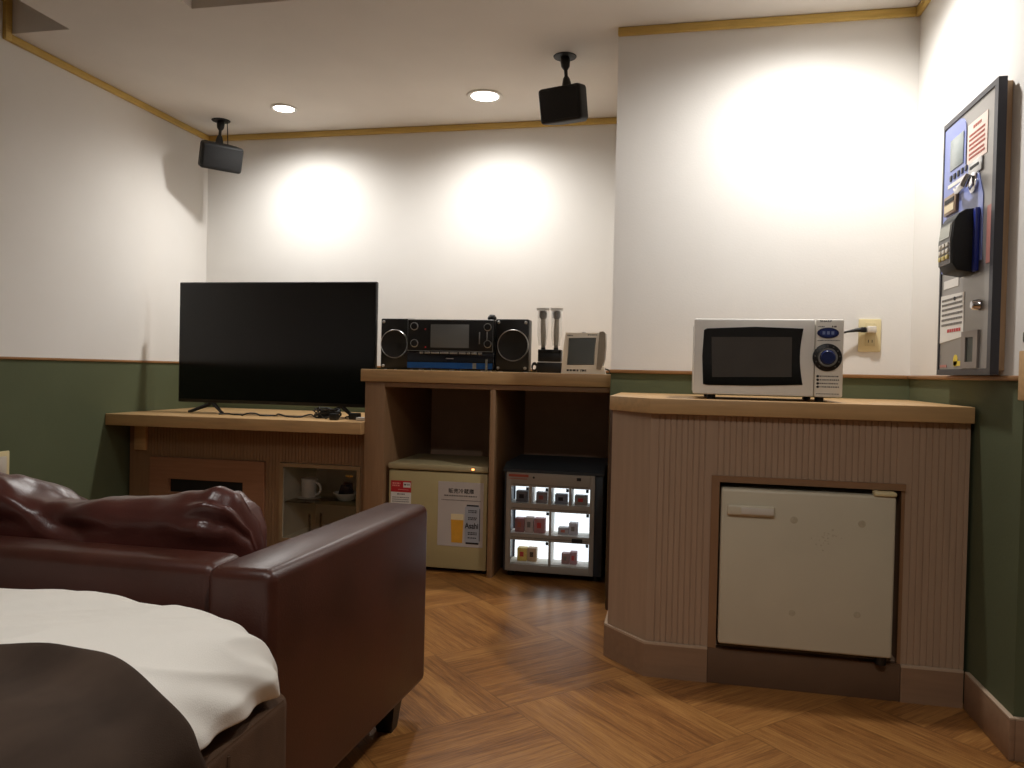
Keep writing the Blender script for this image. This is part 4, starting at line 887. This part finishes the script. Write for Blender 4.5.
# wood block and hook at the end of the right wall
b = B(); b.box(0.862, 0.95, YSTUB-0.075, YSTUB-0.0004, 0.925, 1.052, 0.003)
single('wooden_block', b, TOPW, 'pale wooden block fixed at the end of the right wall', 'block', (0.9, YSTUB, 0.925))
b = B(); b.box(0.868, 0.93, YSTUB-0.06, YSTUB-0.0005, 1.072, 1.102, 0.006)
single('wall_catch', b, mat('dark_green_grey_metal', S(74, 78, 66), 0.35, metal=0.5), 'small dark metal catch above the wooden block at the right edge', 'catch', (0.9, YSTUB, 1.07))

# ================================================================== SOFA
SFX1 = -0.697
t = thing('sofa', 'dark brown leather sofa seen from behind, facing the television', 'sofa', (-1.5, 1.7, 0))
def arm(x0, x1):
    b = B(); b.box(x0, x1, 1.300, 2.095, 0.085, 0.588, 0.022, 4)
    for v in b.bm.verts:   # slight cushion crown and soft wrinkles
        if v.co.z > 0.5: v.co.z += 0.004*math.sin((v.co.x-x0)/(x1-x0)*PI)
        n = noise.noise(v.co*6)*0.002; v.co.x += n
    sh = lambda y: (0.046*(y-1.3)/0.79-0.022) if x1 > -1 else 0.0
    for v in b.bm.verts: v.co.x += sh(v.co.y)
    a = obj('armrest', b, LEATH, t)
arm(-0.836, SFX1); arm(-2.42, -2.265)
b = B(); b.box(-2.262, -0.861, 1.335, 1.452, 0.09, 0.584, 0.024, 4)
obj('backrest', b, LEATH, t)
b = B(); b.box(-2.262, -0.861, 1.455, 2.06, 0.09, 0.27, 0.015, 3); obj('seat_base', b, LEATH, t)
for x0, x1 in ((-2.26, -1.561), (-1.557, -0.862)):
    b = B(); b.box(x0, x1, 1.458, 2.09, 0.272, 0.405, 0.035, 4); obj('seat_cushion', b, LEATH, t)
for x in (-0.735, -2.38):
    for y in (1.36, 1.955):
        b = B(); b.lathe((x, y, 0), [(0, 0), (0.030, 0), (0.046, 0.088), (0, 0.088)], 4, (0, 0, 1)); bmesh.ops.rotate(b.bm, cent=(x, y, 0), matrix=Matrix.Rotation(PI/4, 3, 'Z'), verts=b.bm.verts); obj('leg', b, BLACK, t)

# slumped leather back cushion
def zt(x):
    K = [(-2.25, 0.66), (-2.0, 0.70), (-1.62, 0.705), (-1.53, 0.694), (-1.40, 0.655), (-1.34, 0.645), (-1.24, 0.662), (-1.12, 0.666), (-1.03, 0.680), (-0.975, 0.688), (-0.935, 0.668), (-0.912, 0.62), (-0.900, 0.565)]
    for (a, c), (d, e) in zip(K, K[1:]):
        if a <= x <= d:
            s = (x-a)/(d-a); s = s*s*(3-2*s); return c+(e-c)*s
    return K[-1][1] if x > -1 else K[0][1]
rows = []; nx, na = 150, 72
for i in range(nx+1):
    s = i/nx; x = -2.25+(2.25-0.900)*s
    top = zt(x); bot = 0.409+0.10*max(0, (x+0.965)/0.065)**2; cz = (top+bot)/2; hz_ = (top-bot)/2
    e = min(1, max(0.02, (-0.893-x)/0.09))**0.5*min(1, max(0.02, (x+2.26)/0.07))**0.5
    row = []
    for j in range(na+1):
        a = 2*PI*j/na; ca, sa = math.cos(a), math.sin(a)
        pw = 0.72
        y = 1.575+0.105*e*math.copysign(abs(ca)**pw, ca); z = cz+hz_*math.copysign(abs(sa)**pw, sa)
        if z > 0.60: y -= 0.55*(z-0.60)
        up = min(1, max(0, (z-0.56)/0.05))
        gather = math.exp(-((x+0.945)/0.07)**2)
        P = Vector((x*3.0, y*9, z*11))
        n = noise.noise(P)*0.013+noise.noise(P*2.3+Vector((5, 1, 2)))*0.008+0.006*abs(noise.noise(P*3.1))
        n += gather*0.012*math.sin(a*9+3*noise.noise(P*0.7))
        fold = -0.014*math.exp(-(((x+1.36)+1.6*(z-0.62))/0.035)**2)+0.010*math.exp(-(((x+1.44)+1.2*(z-0.63))/0.03)**2)
        n = (n+fold)*up
        row.append((x, y-abs(ca)*0+math.copysign(1, ca)*n*abs(ca), z+n*sa))
    rows.append(row)
b = B(); b.grid(rows); bmesh.ops.remove_doubles(b.bm, verts=b.bm.verts, dist=0.0004)
bmesh.ops.holes_fill(b.bm, edges=[e for e in b.bm.edges if e.is_boundary], sides=0)
single('sofa_cushion', b, LEATHC, 'crumpled reddish-brown leather cushion slumped over the sofa back', 'cushion', (-1.5, 1.575, 0.409), smooth=180)

# ================================================================== BED
t = thing('bed', 'brown upholstered bed at the lower left, behind the sofa', 'bed', (-1.6, 0.0, 0))
b = B()
def rrect(x0, x1, y0, y1, r, n=8):
    P = []
    for cx, cy, a0 in ((x1-r, y1-r, 0), (x0+r, y1-r, PI/2), (x0+r, y0+r, PI), (x1-r, y0+r, 1.5*PI)):
        P += [(cx+r*math.cos(a0+PI/2*k/n), cy+r*math.sin(a0+PI/2*k/n)) for k in range(n+1)]
    return P
b.prism(rrect(-2.45, -0.612, -1.5, 1.192, 0.04), 'z', 0.05, 0.425)
bmesh.ops.bevel(b.bm, geom=[e for e in b.bm.edges if all(v.co.z > 0.42 for v in e.verts)], offset=0.014, segments=3, profile=0.5, affect='EDGES')
bs = obj('bed_base', b, BEDB, t)
b = B(); b.tube([(-0.6115, 0.98, 0.05), (-0.6115, 0.985, 0.2), (-0.6115, 0.992, 0.41)], 0.003, 6); obj('seam', b, BEDB, bs)
b = B(); b.prism(rrect(-2.42, -0.70, -1.48, 1.12, 0.16), 'z', 0.426, 0.505); obj('mattress', b, WHITEP, t)
for x in (-0.75, -2.3):
    for y in (-1.35, 1.05):
        b = B(); b.cyl((x, y, 0), (x, y, 0.052), 0.03, n=16); obj('leg', b, BLACK, t)

def drape(xr, yf, R, top, rc):
    """point of a cloth laid over the bed corner; parameters run over the flat cloth"""
    xi, yi = xr-R-rc, yf-R-rc
    def P(a, c):
        dx, dy = max(0.0, a-xi), max(0.0, c-yi)
        D = max(dx, dy)
        if D < 1e-9: return Vector((a, c, top)), Vector((0, 0, 1)), 0.0
        n = Vector((dx, dy)).normalized()
        bx, by = min(a, xi), min(c, yi)
        if D <= rc: return Vector((bx+n.x*D, by+n.y*D, top)), Vector((0, 0, 1)), 0.0
        d = D-rc; arc = R*PI/2
        if d < arc: th = d/R; q = R*math.sin(th); z = top-R*(1-math.cos(th))
        else: q = R; z = top-R-(d-arc); th = PI/2
        q += rc
        return Vector((bx+n.x*q, by+n.y*q, z)), Vector((n.x*math.sin(th), n.y*math.sin(th), math.cos(th))), d
    return P
Pd = drape(-0.610, 1.232, 0.11, 0.573, 0.03)
L = 0.110*PI/2+0.004; xi = -0.610-0.11; yi = 1.232-0.11
av = [-2.42+(xi-0.2+2.42)*k/60 for k in range(61)]+[xi-0.2+0.2*k/34 for k in range(1, 35)]+[xi+L*k/30 for k in range(1, 31)]
cvv = [-1.45+(0.55+1.45)*k/30 for k in range(31)]+[0.55+(yi-0.55)*k/80 for k in range(1, 81)]+[yi+L*k/30 for k in range(1, 31)]
rows = []
for a in av:
    row = []
    for c in cvv:
        p, n, d = Pd(a, c)
        w1 = noise.noise(Vector((a*2, c*2, 3)))
        f = 0.007*noise.noise(Vector((a*4.2-c*2.5, a*1.0+c*1.6, 0.3)))
        cr1 = 1-abs(noise.noise(Vector((a*6.0-c*3.4+w1*0.9, c*1.5+a*0.9, 7))))*2.2
        cr2 = 1-abs(noise.noise(Vector((a*9-c*8+w1*1.5, c*2+a*2, 2))))*2.4
        f += 0.011*max(0, cr1)**2+0.006*max(0, cr2)**2-0.008
        if d > 0.09: f += 0.006*math.sin((a-c)*55)*min(1, (d-0.09)/0.06)
        if c < 0.88: f = min(f, 0.004)-0.045*min(1, (0.88-c)/0.10)
        cd_ = max(0, 1-Vector((a+0.62, c-1.19)).length/0.50)
        row.append(p+n*f-Vector((0, 0, 0.028*cd_*cd_)))
    rows.append(row)
b = B(); b.grid(rows)
dv = single('duvet', b, DUVET, 'white duvet covering the bed, its puffy corner at the foot', 'duvet', (-1.5, 0.0, 0.52), smooth=180)
md = dv.modifiers.new('thick', 'SOLIDIFY'); md.thickness = 0.022; md.offset = -1
ms = dv.modifiers.new('soft', 'SUBSURF'); ms.levels = 1; ms.render_levels = 1

Pt = drape(-0.590, 9.0, 0.15, 0.588, 0.02)
xi2 = -0.590-0.15; L2 = 0.15*PI/2+0.27
av = [-2.42+(xi2+2.42)*k/80 for k in range(81)]+[xi2+L2*k/50 for k in range(1, 51)]
def yedge(a):
    K = [(-2.5, 0.80), (-1.3, 0.80), (-1.0, 0.815), (-0.9, 0.85), (-0.80, 0.886), (-0.72, 0.89), (-0.62, 0.878), (-0.55, 0.888), (-0.48, 0.91), (0, 0.94)]
    for (x, y), (x2, y2) in zip(K, K[1:]):
        if x <= a <= x2:
            s = (a-x)/(x2-x); return y+(y2-y)*s*s*(3-2*s)
    return 0.92
rows = []
for a in av:
    row = []; ye = yedge(a)
    for k in range(91):
        s = (k/90)**0.6; c = -1.2+(ye+1.2)*s
        p, n, d = Pt(a, c)
        f = 0.018*noise.noise(Vector((a*3.0+c*3.6, c*2.2-a*2.4, 1.7)))+0.014*abs(noise.noise(Vector((a*2.5+c*7.5, c*2-a*2, 5))))-0.006+0.006*noise.noise(Vector((a*8, c*7, 9)))
        f += 0.010*math.exp(-((ye-c)/0.03)**2)-0.012*math.exp(-((ye-c-0.075)/0.05)**2)*0.5
        row.append(p+n*f)
    rows.append(row)
b = B(); b.grid(rows)
tw = single('bed_throw', b, THROW, 'dark brown bed throw draped across the white duvet', 'bed throw', (-1.5, 0.0, 0.56), smooth=180)
md = tw.modifiers.new('thick', 'SOLIDIFY'); md.thickness = 0.012; md.offset = -1
ms = tw.modifiers.new('soft', 'SUBSURF'); ms.levels = 1; ms.render_levels = 1

# faint fill so no corner is pitch black
w_ = bpy.data.worlds.new('world'); scene.world = w_; w_.use_nodes = True
w_.node_tree.nodes['Background'].inputs[0].default_value = (0.02, 0.018, 0.016, 1)
